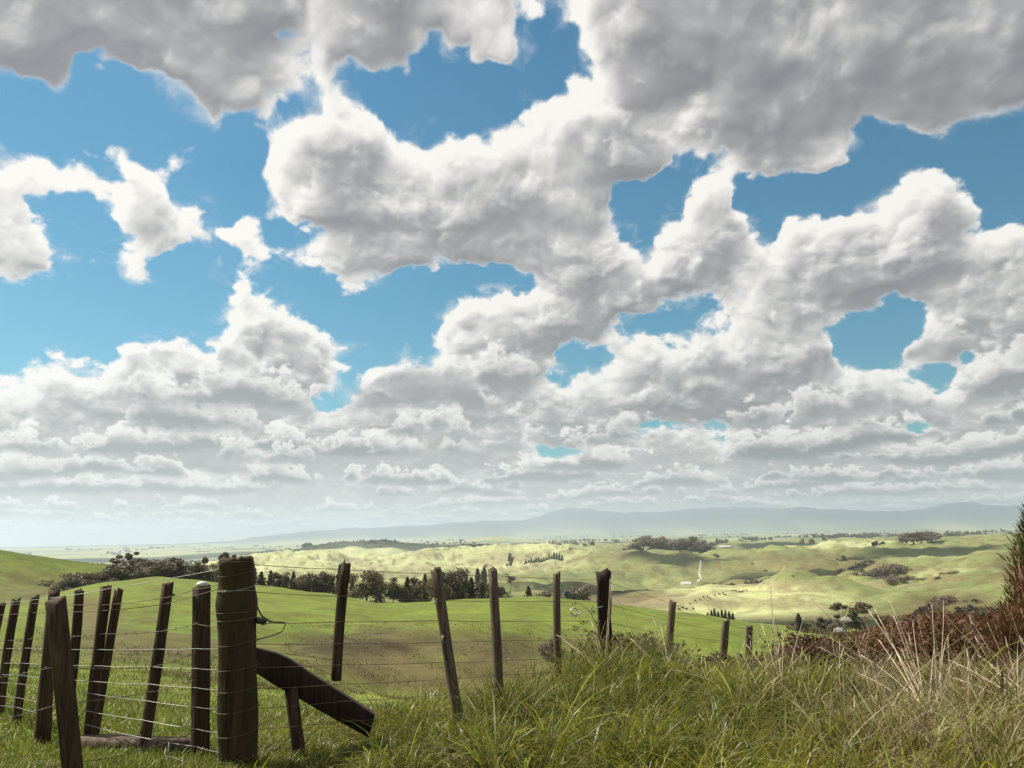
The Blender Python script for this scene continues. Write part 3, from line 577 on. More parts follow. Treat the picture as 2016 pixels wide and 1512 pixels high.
bt('l7',(110,1182),(146,1545),4.55,22,'fence_post','near leaning post with a pale grey left edge, foot below the picture','fence post',GL,M_OLD,depth=.075,yaw=-42,rough=.8)
bt('l8',(69,1174),(35,1403),7.3,11,'fence_batten','third fence batten from the left picture edge','fence batten',GL,M_OLD,yaw=-22)
bt('l9',(32,1180),(2,1385),7.9,11,'fence_batten','second fence batten from the left picture edge','fence batten',GL,M_OLD,yaw=-22)
bt('l10',(3,1187),(-28,1345),8.6,11,'fence_batten','fence batten cut by the left picture edge','fence batten',GL,M_OLD,yaw=-22)
# right fence
bt('r1',(681,1110),(662,1340),5.2,16,'fence_batten','batten hanging in the wires above the sloping brace, its foot clear of the ground','fence batten',GR,M_OLD,yaw=-40,sink=0)
bt('r2',(858,1121),(905,1425),5.8,17,'fence_batten','batten leaning left in the long grass, tufts of wool on its edge','fence batten',GR,M_GREY,yaw=-36)
R0=P['r2']
for q in (.80,.56):
    c=R0[2]*(R0[3]*q)-R0[4]*R0[6]*.55; pv=RNG.normal(0,1,(14,3)); W=[];Qw=[]
    for k in range(14): W,Qw=tube([c,c+pv[k]*np.array([.006,.006,.011]),c+pv[k]*np.array([.010,.010,.02])+np.array([0,0,-.012])],.0016,4,W,Qw)
    tmesh('wool_tuft',W,Qw,M_WHITE,R0[0])
bt('r3',(970,1122),(984,1400),6.3,15,'fence_batten','upright batten between the left leaning one and the bramble','fence batten',GR,M_GREY,yaw=-36)
bt('r4',(1096,1128),(1101,1350),7.0,12,'fence_batten','batten with its left face bleached pale, beside the white wire loop','fence batten',GR,M_GREY,yaw=-44)
bt('r5',(1188,1125),(1190,1330),7.6,24,'fence_post','broad dark post with a split top standing in the bramble','fence post',GR,M_DARK,yaw=-12,rough=1.6)
bt('r6',(1325,1184),(1314,1345),9.6,11,'fence_batten','first batten down the slope past the split topped post','fence batten',GR,M_GREY,yaw=-44)
bt('r7',(1429,1222),(1417,1345),11.6,12,'fence_batten','cracked batten down the slope, second past the split topped post','fence batten',GR,M_GREY,yaw=-30,rough=1.6)
bt('r8',(1475,1232),(1473,1345),13.2,11,'fence_post','farthest short post of the fence down the slope','fence post',GR,M_GREY,yaw=-20)
# brace and its prop
def brace():
    up=[(503,1277),(545,1287),(572,1299),(620,1332),(680,1370),(738,1407)]; lo=[(503,1325),(545,1352),(572,1366),(620,1394),(680,1428),(726,1452)]
    n=len(up); B=at(738,1430,5.35); root=tag(empty('brace_timber',tuple(B)),'heavy dark brace timber sloping from the thick round post down into the grass','fence brace')
    V=[];Q=[]
    for i in range(n):
        t=i/(n-1); r=4.83+.5*t
        A=at(up[i][0],up[i][1],r);C=at(lo[i][0],lo[i][1],r); N_=np.array([A[0]*.2,1,0]); N_/=np.linalg.norm(N_)
        for k,(p,dd) in enumerate(((A,-.008),(A,.0),(A,.075),(C,.075),(C,.0),(C,-.008))):
            off=(C-A)*(.03 if k==0 else 0)-(C-A)*(.03 if k==5 else 0)
            V.append(p+off+N_*(dd+RNG.normal(0,.002))-B)
    for i in range(n-1):
        for k in range(6): Q.append((i*6+k,i*6+(k+1)%6,(i+1)*6+(k+1)%6,(i+1)*6+k))
    b=(n-1)*6; Q+= [(0,1,2,5),(2,3,4,5),(b+5,b+2,b+1,b),(b+5,b+4,b+3,b+2)]
    mesh('beam',V,np.array(Q),M_DARK,root)
brace()
batten((573,1358),(590,1500),5.0,20,'prop_stake','short stake propping the dark brace timber from below','fence stake',None,M_OLD,yaw=-20)
# wires
def wire(pts,label,group,mat,rad=.0021,sag=0.0,barbs=0):
    pts=np.array([at(a,b,r) for a,b,r in pts]); out=[pts[0]]
    for i in range(len(pts)-1):
        n=8
        for k in range(1,n+1):
            t=k/n; p=pts[i]*(1-t)+pts[i+1]*t; p=p-np.array([0,0,sag*4*t*(1-t)]); out.append(p)
    B=out[0].copy(); root=None
    V,Q=tube([p-B for p in out],rad,5)
    if barbs:
        L_=np.cumsum([0]+[np.linalg.norm(out[i+1]-out[i]) for i in range(len(out)-1)])
        for s in np.arange(.06,L_[-1],barbs):
            p=np.array([np.interp(s,L_,[o[j] for o in out]) for j in range(3)])-B
            for sg in (-1,1):
                u=RNG.normal(0,1,3); u/=np.linalg.norm(u); V,Q=tube([p-u*.014,p+u*.014],.0013,4,V,Q)
    o=tmesh('fence_wire',V,Q,mat); o.location=B; tag(o,label,'fence wire',group); return o
WL='wires of the fence running left'; WR='wires of the fence running right'
ordn=['top','second','third','fourth','fifth','sixth','seventh','lowest']
def lw(y0,mid,y1,label,mat=M_WIRE,rad=.0021,barbs=0,sag=.004):
    # strainer, square post, pair, far left end
    pts=[(436,y0,4.72)]
    for a,b,r in mid: pts.append((a,b,r))
    pts.append((-60,y1,9.3)); wire(pts,label,WL,mat,rad,sag,barbs)
lw(1120,[(209,1160,5.95),(104,1177,6.3)],1192,'pale top wire rising from the left battens to the thick round post')
lw(1150,[(386,1160,5.08),(325,1177,5.42),(209,1191,5.95),(69,1188,7.2)],1192,'wire just under the top wire, sagging to the white capped post',M_RUST)
lw(1156,[(386,1172,5.08),(325,1189,5.42),(209,1202,5.95),(69,1206,7.2)],1214,'third wire from the top between the left battens',M_RUST)
lw(1235,[(386,1228,5.08),(318,1243,5.42),(206,1248,5.95),(60,1258,7.2)],1265,'barbed wire crossing the left battens below the third wire',M_RUST,.0020,.11)
lw(1276,[(386,1277,5.08),(310,1278,5.42),(200,1279,5.95),(54,1276,7.2)],1276,'bright level wire across the middle of the left battens')
lw(1318,[(386,1316,5.08),(302,1313,5.42),(195,1311,5.95),(48,1306,7.2)],1303,'bright wire just below the middle of the left battens')
lw(1358,[(386,1354,5.08),(296,1347,5.42),(189,1342,5.95),(42,1330,7.2)],1322,'bright wire low on the left battens, third from the ground')
lw(1396,[(386,1392,5.08),(290,1380,5.42),(183,1366,5.95),(38,1346,7.2)],1338,'thin bright wire second from the ground on the left battens',M_WIRE,.0017)
lw(1443,[(386,1435,5.08),(283,1418,5.42),(178,1401,5.95),(36,1374,7.2)],1362,'bright wire sloping close above the lying timber on the left')
lw(1482,[(386,1470,5.08),(279,1452,5.42),(176,1428,5.95),(35,1393,7.2)],1380,'lowest bright wire at the feet of the left battens')
wire([(386,1282,5.05),(298,1313,5.3),(110,1312,4.6),(-60,1340,4.9)],'rusty barbed wire slanting from the square post to the near leaning post',WL,M_RUST,.0019,.01,.12)
wire([(384,1338,5.05),(290,1363,5.2),(126,1383,4.58),(-60,1428,4.8)],'rusty barbed wire slanting low behind the near leaning post',WL,M_RUST,.0019,.01,.12)
wire([(384,1440,5.05),(270,1478,5.0),(148,1500,4.58),(-60,1530,4.6)],'rusty barbed wire close to the ground by the near leaning post',WL,M_RUST,.0019,.01,.12)
def rw(ys,label,mat=M_RUST,rad=.0020,end=(1322,9.55,1184),extra=None):
    pts=[(496,ys[0],4.78),(672,ys[1],5.15),(870,ys[2],5.72),(976,ys[3],6.22),(1097,ys[4],6.92),(1180,ys[5],7.5)]
    if end: pts+= [(end[0],end[2],end[1])]+(extra or [])
    wire(pts,label,WR,mat,rad,.004)
rw((1111,1121,1130,1133,1139,1140),'top wire of the right fence',M_RUST,.0021,(1322,9.5,1188),[(1428,1228,11.5),(1474,1240,13.1)])
rw((1165,1174,1182,1183,1184,1184),'second wire of the right fence, below the batten tops',M_RUST,.0021,(1320,9.5,1222),[(1426,1245,11.5),(1474,1254,13.1)])
rw((1227,1224,1221,1223,1222,1222),'wire of the right fence running from the black insulator',M_RUST,.0022,(1319,9.5,1250),[(1424,1262,11.5)])
rw((1268,1267,1264,1261,1259,1259),'fourth wire of the right fence, just above the brace timber',M_RUST,.002,None)
rw((1314,1309,1304,1301,1295,1295),'fifth wire of the right fence, crossing the upper end of the brace timber',M_RUST,.002,None)
rw((1356,1347,1337,1329,1322,1320),'sixth wire of the right fence, crossing the middle of the brace timber',M_RUST,.002,None)
rw((1395,1381,1368,1362,1355,1352),'seventh wire of the right fence, under the brace timber',M_RUST,.002,None)
rw((1437,1420,1408,1400,1390,1385),'lowest wire of the right fence, in the grass tips',M_RUST,.002,None)
# insulator with its lead
def insulator():
    B=at(514,1222,4.72); root=tag(empty('insulator',tuple(B)),'black spool insulator strained against the thick round post','insulator')
    ax=at(560,1226,4.86)-B; ax/=np.linalg.norm(ax)
    W,Q=tube([ax*s for s in (-.036,-.030,-.018,-.006,.006,.018,.030,.036)],[.004,.016,.019,.013,.013,.019,.016,.004],12); tmesh('spool',W,Q,M_BLACK,root)
    W,Q=tube([ax*-.03+np.array([0,0,.012]),ax*.02+np.array([0,0,.022]),ax*.07+np.array([0,0,.004]),ax*.09]+[ax*.02+np.array([0,0,-.022]),ax*-.03+np.array([0,0,-.012])],.0028,6); tmesh('wire_loop',W,Q,M_RUST,root)
    pts=[(476,1160),(490,1170),(500,1178),(506,1193),(512,1207),(520,1218),(532,1224),(548,1225),(562,1226)]
    W,Q=tube([at(a,b,4.72 if a<505 else 4.74)-B for a,b in pts],.0042,7); tmesh('cable',W,Q,M_BLACK,root)
    pts=[(563,1226),(559,1236),(556,1243),(540,1250),(522,1255),(508,1259),(499,1264)]
    W,Q=tube([at(a,b,4.76)-B for a,b in pts],.0036,7); tmesh('cable',W,Q,M_BLACK,root)
insulator()
def loop():
    B=at(1141,1206,7.15); root=tag(empty('wire_loop',tuple(B)),'white curled loop of wire sticking out beside the broad split topped post','wire loop')
    c=[(1186,1194),(1165,1199),(1148,1204),(1139,1209),(1131,1211),(1124,1207),(1123,1201),(1128,1197),(1134,1198),(1137,1203),(1134,1210),(1132,1215)]
    W,Q=tube([at(a,b,7.5-(1186-a)/64*.4)-B for a,b in c],[.004]*3+[.0065]*9,6); tmesh('loop',W,Q,M_WHITE,root)
loop()
# a timber lying under the left fence
def lying():
    ends=[(190,1457,6.0),(260,1474,5.75),(330,1494,5.5),(400,1512,5.3)]; pts=[]
    for a,b,r in ends:
        p=gp(a,r); pts.append(p+np.array([0,0,.045]))
    B=pts[0].copy(); root=tag(empty('lying_timber',tuple(B)),'grey weathered timber lying in the grass under the left fence','timber')
    V=[];Q=[]; D=pts[-1]-pts[0];D/=np.linalg.norm(D); X,Y=frame_along(D)
    for i,p in enumerate(pts):
        for a,b in ((-.07,-.045),(.07,-.045),(.075,.03),(.06,.045),(-.06,.05),(-.075,.03)):
            V.append(p-B+X*(a+RNG.normal(0,.004))+Y*(b+RNG.normal(0,.004)))
    for i in range(3):
        for k in range(6): Q.append((i*6+k,i*6+(k+1)%6,(i+1)*6+(k+1)%6,(i+1)*6+k))
    Q+=[(3,2,1,0),(5,4,3,0),(18,19,20,21),(18,21,22,23)]
    mesh('beam',V,np.array(Q),M_GREY,root)
lying()
def stick():
    p=gp(355,5.05); V=[];Q=[]; h=np.array([0,0,.012])
    a=[np.array([-.05,.03,.01])+h,np.array([0,0,.03])+h,np.array([.09,-.05,.02])+h,np.array([.17,-.10,-.005])+h]
    V,Q=tube(a,[.005,.006,.006,.004],6); V,Q=tube([a[1],a[1]+np.array([.0,.0,.07])],[.005,.003],6,V,Q); V,Q=tube([a[1],a[1]+np.array([-.04,.02,-.02])],[.005,.003],6,V,Q)
    o=tmesh('stick',V,Q,M_WHITE if False else plain('bleached twig',(.5,.46,.38),.8)); o.location=p; tag(o,'bleached forked stick lying in the grass by the white capped post','stick')
stick()
# ------------------------------------------------------------------ grass
M_GRASS=leafy('grass blade',(1,1,1),.40,0.0,rough=.38)
M_DRY=leafy('dry stalk',(1,1,1),.25,0.0,rough=.6)
def blades(name,base,h,w,lean_az,lean,col,mat,seg=4,droop=None,tipcol=None,extra=None):
    """curved tapering blades; base (n,3); lean = sideways reach as a share of height; droop bends the tip over"""
    n=len(base); t=np.linspace(0,1,seg+1)[None,:]
    dx=np.sin(lean_az);dy=np.cos(lean_az); droop=np.zeros(n) if droop is None else droop
    reach=lean[:,None]*h[:,None]*t**1.7
    z=h[:,None]*(t*(1-.12*lean[:,None])-droop[:,None]*.85*t**2.6)
    cx=base[:,0:1]+dx[:,None]*reach; cy=base[:,1:2]+dy[:,None]*reach; cz=base[:,2:3]+z
    a=RNG.uniform(0,2*math.pi,n); tw=a[:,None]+t*RNG.normal(0,.7,n)[:,None]
    ww=w[:,None]*(1-t**1.8*.92)*.5*(.65+.7*np.minimum(t*3,1)*.5)
    ox=np.cos(tw)*ww; oy=np.sin(tw)*ww
    V=np.empty((n,seg+1,2,3),np.float32)
    V[:,:,0,0]=cx-ox;V[:,:,0,1]=cy-oy;V[:,:,0,2]=cz; V[:,:,1,0]=cx+ox;V[:,:,1,1]=cy+oy;V[:,:,1,2]=cz
    b=(np.arange(n)*(seg+1)*2)[:,None]+(np.arange(seg)*2)[None]
    Q=np.stack([b,b+1,b+3,b+2],-1).reshape(-1,4)
    C=np.repeat(np.repeat(col[:,None,:],seg+1,1)[:,:,None,:],2,2).copy()
    if tipcol is not None: C=C*(1-t[...,None,None]**2)+tipcol[:,None,None,:]*t[...,None,None]**2
    return V.reshape(-1,3),Q,C.reshape(-1,3)
def scatter(n,px0,px1,r0,r1,keep=None,pw=1.0):
    """points spread evenly over the picture's ground between two distances"""
    px=RNG.uniform(px0,px1,n); u=RNG.random(n)
    r=1/(1/r0+(1/r1-1/r0)*u**pw)
    if keep is not None:
        k=keep(px,r); px=px[k]; r=r[k]
    return px,r,gp(px,r)
def pick(cols,w,n,var=.22):
    i=RNG.choice(len(cols),n,p=np.array(w)/sum(w)); c=np.array(cols)[i]
    return c*np.clip(RNG.normal(1,var,(n,1)),.45,1.7)*np.clip(RNG.normal(1,.07,(n,3)),.8,1.2)
GRN=(.150,.195,.026);LIME=(.25,.29,.032);OLV=(.135,.145,.036);BLU=(.15,.185,.095);STRAW=(.40,.33,.18);PALEST=(.62,.54,.38);BRN=(.150,.095,.045);RED=(.14,.06,.03);DK=(.045,.05,.016)
def near_field():
    """tall verge grass in tussocks: each tussock leans its own way"""
    parts=[]
    # tussock centres
    nt_=1250
    def kp(px,r): return (px>560+RNG.normal(0,45,len(px)))|((r<5.6)&(px>470))
    px,r,B=scatter(nt_,430,2250,3.25,8.9,kp)
    nb=125
    k=len(px); seedn=fbm(B[:,0]*.9+3,B[:,1]*.9,3); dryn=fbm(B[:,0]*.7+31,B[:,1]*.7+9,3)
    dry=np.clip(ss(1300,1800,px)*.38+ss(1150,1500,px)*.10+dryn*1.0-.14+ss(6.6,8.0,r)*.42*ss(1000,1180,px)-.25*ss(4.6,3.6,r)+.28*ss(1480,1750,px)*ss(5.0,5.8,r),0,.88)
    dry*=ss(900,1300,px+dryn*200)
    lean0=np.where(RNG.random(k)<.75,RNG.normal(1.9,.9,k),RNG.uniform(0,6.28,k))
    H=(.18+.13*ss(650,1100,px)+.10*seedn+RNG.normal(0,.04,k)+.08*np.exp(-((px-1200)/110)**2)*(r>6.5))*np.where(r<4.3,.72,1)
    H=np.clip(H*np.exp(RNG.normal(0,.36,k)),.08,.66)*np.where(px<760,.72,1); H*=1-.52*ss(6.6,7.8,r)*ss(1290,1400,px)
    px2=np.repeat(px,nb);r2=np.repeat(r,nb);n=len(px2)
    ang=RNG.uniform(0,6.28,n);Rt=np.repeat(RNG.uniform(.10,.30,k),nb); q_=RNG.random(n)**.6; rad=q_*Rt
    x=np.repeat(B[:,0],nb)+np.cos(ang)*rad;y=np.repeat(B[:,1],nb)+np.sin(ang)*rad
    bb=np.stack([x,y,ground(x,y)-.01],-1)
    h=np.repeat(H,nb)*RNG.uniform(.6,1.25,n)*(1.15-.55*q_**2); 
    la=np.repeat(lean0,nb)+RNG.normal(0,.75,n); mix_=RNG.random(n)<.62; la=np.where(mix_,math.pi/2-ang+RNG.normal(0,.4,n),la)
    lean=np.abs(RNG.normal(.85,.35,n))*(.55+.65*q_); droop=np.clip(RNG.normal(.45,.28,n)+.35*q_,0,1.2)
    broad=RNG.random(n)<.22; w=RNG.uniform(.005,.0105,n)*np.where(broad,1.75,1); droop=np.where(broad,np.clip(droop+.3,0,1.25),droop)
    d=RNG.random(n)<np.repeat(dry,nb)
    c=pick([GRN,LIME,OLV,BLU],[4,1.8,2.8,1.2],n)*.74
    lush=np.repeat(ss(.05,.5,seedn),nb)[:,None]; c=c*(1-lush*.6)+np.array(LIME)*1.15*lush*.6; c=c*np.repeat(np.clip(RNG.normal(1.18,.30,k),.5,1.9),nb)[:,None]*np.array([1.14,1.0,.74])
    cd=pick([STRAW,PALEST,BRN,RED],[4,1.6,2.6,.7],n); c=np.where(d[:,None],cd,c); w=np.where(d,w*.62,w)
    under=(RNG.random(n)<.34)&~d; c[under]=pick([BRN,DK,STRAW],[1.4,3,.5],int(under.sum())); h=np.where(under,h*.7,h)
    tip=c*1.1; y_=(RNG.random(n)<.10+.22*ss(1250,1600,px2))[:,None]; tip=np.where(y_,tip*.5+np.array(STRAW)*.5,tip)
    return blades('g',bb,h,w,la,lean,c,M_GRASS,5,droop,tip)
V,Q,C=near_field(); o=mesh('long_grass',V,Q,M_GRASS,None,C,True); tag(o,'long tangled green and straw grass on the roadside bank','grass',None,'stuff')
def seed_heads():
    px,r,B=scatter(60,1420,2100,4.6,8.0); n=len(px); V=[];Q=[]
    for i in range(n):
        h=RNG.uniform(.28,.52)*(1 if px[i]<1300 else .85); a=RNG.uniform(0,6.28); l=RNG.uniform(.05,.22); b=B[i]; e=b+np.array([math.cos(a)*l,math.sin(a)*l,h]); m=(b+e)/2+np.array([0,0,.04])
        pts=[b,m,e]; V,Q=tube(pts,[.0016,.0013,.001],4,V,Q); d=(e-m)/np.linalg.norm(e-m); V,Q=tube([e-d*.01,e+d*.02,e+d*.05,e+d*.075],[.0012,.0034,.0028,.0008],5,V,Q)
    o=tmesh('seed_grass',V,Q,M_STALK); tag(o,'thin seed heads standing up out of the bank grass','grass',None,'stuff')
def short_field():
    def kp(px,r): return (px<900)|(r>8.8)
    px,r,B=scatter(120000,-160,1250,3.6,34,kp,1.0)
    k=(px<700+RNG.normal(0,60,len(px)))|(r>9.5); k&=~((px>650)&(r<9)); px=px[k];r=r[k];B=B[k]; n=len(px)
    nn=fbm(B[:,0]*.8+5,B[:,1]*.8,3); n2=fbm(B[:,0]*.25+5,B[:,1]*.25,3)
    h=RNG.uniform(.03,.075,n)*(1+.6*nn)*(1+r*.035); w=RNG.uniform(.003,.006,n)*(1+r*.10)
    c=pick([GRN,LIME,OLV],[4,2.4,2],n); bm=ss(.0,.5,n2)[:,None]*.5
    c=c*(1-bm)+np.array(BRN)*1.2*bm; dd=RNG.random(n)<.10; c[dd]=pick([STRAW,BRN],[1,1],int(dd.sum()))
    return blades('s',B-np.array([0,0,.004]),h,w,RNG.uniform(0,6.28,n),np.abs(RNG.normal(.6,.3,n)),c,M_GRASS,3,np.clip(RNG.normal(.2,.2,n),0,.6))
V,Q,C=short_field(); o=mesh('short_grass',V,Q,M_GRASS,None,C,True); tag(o,'short grazed grass of the paddock beyond the left fence','grass',None,'stuff')
def rough_field():
    a=[]
    def add(n,px0,px1,r0,r1,cols,wt,hh,cen):
        px,r,B=scatter(n,px0,px1,r0,r1); 
        m=fbm(B[:,0]*.28+cen,B[:,1]*.28,3); k=m>.02+RNG.normal(0,.07,len(m)); px=px[k];r=r[k];B=B[k];n=len(px)
        a.append((B,RNG.uniform(.6,1.3,n)*hh,RNG.uniform(.010,.024,n)*(r/24),pick(cols,wt,n)))
    add(14000,40,560,17,62,[BRN,OLV,STRAW,DK],[3,2.6,.6,.5],.2,3)
    add(60000,560,1180,24,92,[BRN,OLV,STRAW,DK],[4,3,.6,.35],.19,13)
    B=np.concatenate([q[0] for q in a]);h=np.concatenate([q[1] for q in a]);w=np.concatenate([q[2] for q in a]);c=np.concatenate([q[3] for q in a]);n=len(B)
    return blades('r',B-np.array([0,0,.02]),h,w,RNG.uniform(0,6.28,n),np.abs(RNG.normal(.7,.3,n)),c,M_GRASS,3,np.clip(RNG.normal(.3,.2,n),0,.7))
V,Q,C=rough_field(); o=mesh('rough_grass',V,Q,M_DRY,None,C,True); tag(o,'brown rushes and rough grass covering the gully slopes','grass',None,'stuff')
# tall bleached stalks, each clump one plant
def stalk_clump(px,r,rows,label,name='dry_grass_clump'):
    """rows: (foot dx px, tip px, tip py, distance change, radius)"""
    B=gp(px,r); V=[];Q=[];C=[]
    for (fx,tx,ty,dr,rad) in rows:
        f=gp(px+fx,r+RNG.uniform(-.12,.12)); T=at(tx,ty,r+dr); k=6; mid=(f+T)/2+np.array([RNG.normal(0,.02),0,.02+.06*np.hypot(*(T-f)[:2])])
        pts=[(1-t)**2*f+2*t*(1-t)*mid+t*t*T-B for t in np.linspace(0,1,k+1)]
        V,Q=tube(pts,np.linspace(rad,rad*.45,k+1),4,V,Q)
        d=pts[-1]-pts[-2]; d/=np.linalg.norm(d)
        for q in range(5):
            s=pts[-1]-d*.015*q; e=s+d*.018+RNG.normal(0,.008,3); V,Q=tube([s,e],[.0016,.0008],3,V,Q)
    o=tmesh(name,V,Q,M_STALK); o.location=B; tag(o,label,'dry grass','tall bleached grass clumps'); return o
M_STALK=plain('bleached stalk',(.66,.54,.40),.8,0,.25,14)
seed_heads()
def rad(): return RNG.uniform(.0026,.0042)
rows=[(RNG.uniform(-12,12),tx,ty,RNG.uniform(-.3,.9),rad()) for tx,ty in ((1600,1182),(1708,1200),(1760,1213),(1835,1190),(1858,1188),(1662,1285),(1695,1290),(1722,1200),(1797,1225),(1645,1262),(1615,1275),(1690,1325),(1730,1260),(1775,1280),(1750,1180),(1840,1270))]
stalk_clump(1800,5.5,rows,'big fan of bleached stalks leaning left over the tangled bank')
rows=[(RNG.uniform(-10,10),tx,ty,RNG.uniform(-.3,.6),rad()) for tx,ty in ((1500,1230),(1519,1165),(1516,1150),(1488,1235),(1545,1240),(1598,1172),(1560,1290),(1470,1270),(1535,1300))]
stalk_clump(1522,6.1,rows,'straight upright bleached stalks in front of the farthest fence posts')
rows=[(RNG.uniform(-10,10),tx,ty,RNG.uniform(-.2,.4),rad()) for tx,ty in ((1285,1218),(1272,1235),(1300,1230),(1330,1290),(1365,1275),(1240,1255),(1290,1245))]
stalk_clump(1312,6.7,rows,'sparse bleached stalks just left of the first batten down the slope')
rows=[(RNG.uniform(-10,10),tx,ty,RNG.uniform(-.2,.4),rad()) for tx,ty in ((1201,1140),(1165,1225),(1150,1255),(1178,1262),(1204,1150),(1112,1262),(1096,1250),(1130,1275))]
stalk_clump(1180,6.9,rows,'bleached stalks propped against the broad split topped post')
rows=[(RNG.uniform(-30,30),tx,ty,RNG.uniform(-.3,.9),rad()) for tx,ty in ((1905,1325),(1950,1310),(1880,1335),(1990,1345),(1870,1300),(1925,1290),(2030,1330))]
stalk_clump(2010,5.3,rows,'bleached stalks bent low at the right edge of the bank')
rows=[(RNG.uniform(-14,14),tx,ty,RNG.uniform(-.3,.6),rad()) for tx,ty in ((1420,1300),(1440,1325),(1355,1305),(1400,1290),(1455,1290),(1330,1320),(1545,1292),(1380,1330))]
stalk_clump(1430,6.2,rows,'short crossing stalks below the cracked batten')
# white umbels
M_UMB=plain('umbel white',(.60,.57,.48),.7,0,.1); M_STEM=plain('dry stem',(.26,.19,.11),.8,0,.25)
def umbel(foot,head,r,label,s=.044):
    B=gp(foot[0],r); T=at(head[0],head[1],r); root=tag(empty('umbel_flower',tuple(B)),label,'wild flower')
    f=np.zeros(3); e=T-B; m=e*.55+np.array([.06,0,.05])
    V,Q=tube([(1-t)**2*f+2*t*(1-t)*m+t*t*e for t in np.linspace(0,1,8)],np.linspace(.004,.0025,8),5)
    for k in range(11):
        a=k*2.4; p=e+np.array([math.cos(a)*s*.6,math.sin(a)*s*.6,.025]); V,Q=tube([e,p],[.0016,.0012],4,V,Q)
    tmesh('stem',V,Q,M_STEM,root)
    W=[];Qw=[]
    for k in range(120):
        a=RNG.uniform(0,6.28);q=math.sqrt(RNG.random())*s; c=e+np.array([math.cos(a)*q,math.sin(a)*q,.028+.022*(1-(q/s)**2)+RNG.normal(0,.004)])
        W,Qw=tube([c-np.array([0,0,.003]),c+np.array([RNG.normal(0,.002),RNG.normal(0,.002),.004])],[.005,.003],5,W,Qw)
    tmesh('flower_head',W,Qw,M_UMB,root)
umbel((1690,0),(1667,1229),7.2,'taller white umbel flower above the red brown thicket')
umbel((1688,0),(1653,1250),7.0,'lower white umbel flower, just left of the taller one')
# ------------------------------------------------------------------ trees and bushes
M_CON=leafy('dark conifer needles',(.140,.118,.055),.22,.35)
M_BRD=leafy('dark broad leaves',(.150,.115,.058),.25,.3)
M_TWG=leafy('leafless twigs',(.22,.17,.125),.2,.25)
M_OLI=leafy('olive leaves',(.14,.12,.062),.3,.3)
M_BLU=leafy('blue green leaves',(.045,.075,.072),.2,.2)
M_RBR=leafy('red brown bracken',(.160,.078,.038),.35,.25)
M_SHR=leafy('olive brown shrub needles',(.155,.080,.034),.3,.1)
M_PUR=leafy('purplish bramble',(.13,.062,.042),.3,.25)
M_BARK=plain('bark',(.060,.045,.034),.9,0,.35,3); M_PBARK=plain('pale bark',(.30,.27,.23),.85,0,.3,3)
def leaves(pts,nrm,size,asp=.6,rng=None):
    """leaf-clump quads at points, turned loosely along a direction; each with its own tint"""
    n=len(pts); a=rng.normal(0,1,(n,3)); a/=np.linalg.norm(a,axis=1)[:,None]
    b=np.cross(a,nrm+rng.normal(0,.32,(n,3))); b/=np.linalg.norm(b,axis=1)[:,None]+1e-6
    s=size*rng.uniform(.55,1.35,n)[:,None]; u=a*s; v=b*s*asp
    k=np.cross(a,b)*s*.25
    V=np.stack([pts-u-v*.4,pts+v-u*.1+k,pts+u+v*.3,pts-v+u*.2+k],1).reshape(-1,3)
    Q=np.arange(n*4).reshape(-1,4); C=np.repeat(rng.uniform(.6,1.45,(n,1))*rng.normal(1,.06,(n,3)),4,0)
    return V,Q,C
def crown_pts(kind,n,rng):
    """leaf positions for a crown one unit high"""
    if kind=='conifer':
        t=rng.random(n)**.75; wh=rng.integers(0,15,n); lay=(wh+.5)/15; t=np.where(rng.random(n)<.7,np.clip(lay+rng.normal(0,.018,n),0.02,1),t)
        rr=(1-t)**.8*.24*(.80+.35*np.sin(wh*2.7))*np.sqrt(rng.random(n)*.75+.25); a=rng.uniform(0,6.28,n)
        br=1+.3*np.sin(a*3+wh*1.9); p=np.stack([np.cos(a)*rr*br,np.sin(a)*rr*br,.05+t*.95-rr*.22],1); return p,p*np.array([1,1,.2])
    if kind=='poplar':
        t=rng.random(n); rr=.085*np.sin(np.clip(t*.9+.1,0,1)*math.pi)**.6*np.sqrt(rng.random(n)); a=rng.uniform(0,6.28,n)
        p=np.stack([np.cos(a)*rr,np.sin(a)*rr,.08+t*.92],1); return p,p*np.array([1,1,.2])
    if kind=='umbrella': bl=[(rng.normal(0,.30),rng.normal(0,.22),.80+rng.normal(0,.07),rng.uniform(.10,.17),.5) for _ in range(9)]+[(rng.normal(.15,.2),0,.58,.09,.6) for _ in range(2)]
    elif kind=='bush': bl=[(rng.normal(0,.36),rng.normal(0,.3),.32+rng.normal(0,.14),rng.uniform(.18,.30),.85) for _ in range(13)]+[(rng.normal(0,.15),0,.68,.2,.9) for _ in range(3)]
    elif kind=='tall': bl=[(rng.normal(0,.10),rng.normal(0,.10),z,rng.uniform(.10,.19)*(1.15-.5*z),1.1) for z in np.linspace(.2,.9,12)]
    else: bl=[(rng.normal(0,.20),rng.normal(0,.20),.60+rng.normal(0,.15),rng.uniform(.14,.24),.85) for _ in range(13)]+[(rng.normal(0,.22),rng.normal(0,.2),.38,.16,.8) for _ in range(4)]
    bl=np.array(bl); w=bl[:,3]**2; i=rng.choice(len(bl),n,p=w/w.sum()); d=rng.normal(0,1,(n,3)); d/=np.linalg.norm(d,axis=1)[:,None]
    q=bl[i,3]*(rng.random(n)**.33)*(.75+.45*rng.random(n)); p=bl[i,:3]+d*q[:,None]*np.stack([np.ones(n),np.ones(n),bl[i,4]],1)
    p[:,2]=np.maximum(p[:,2],.02); return p,d
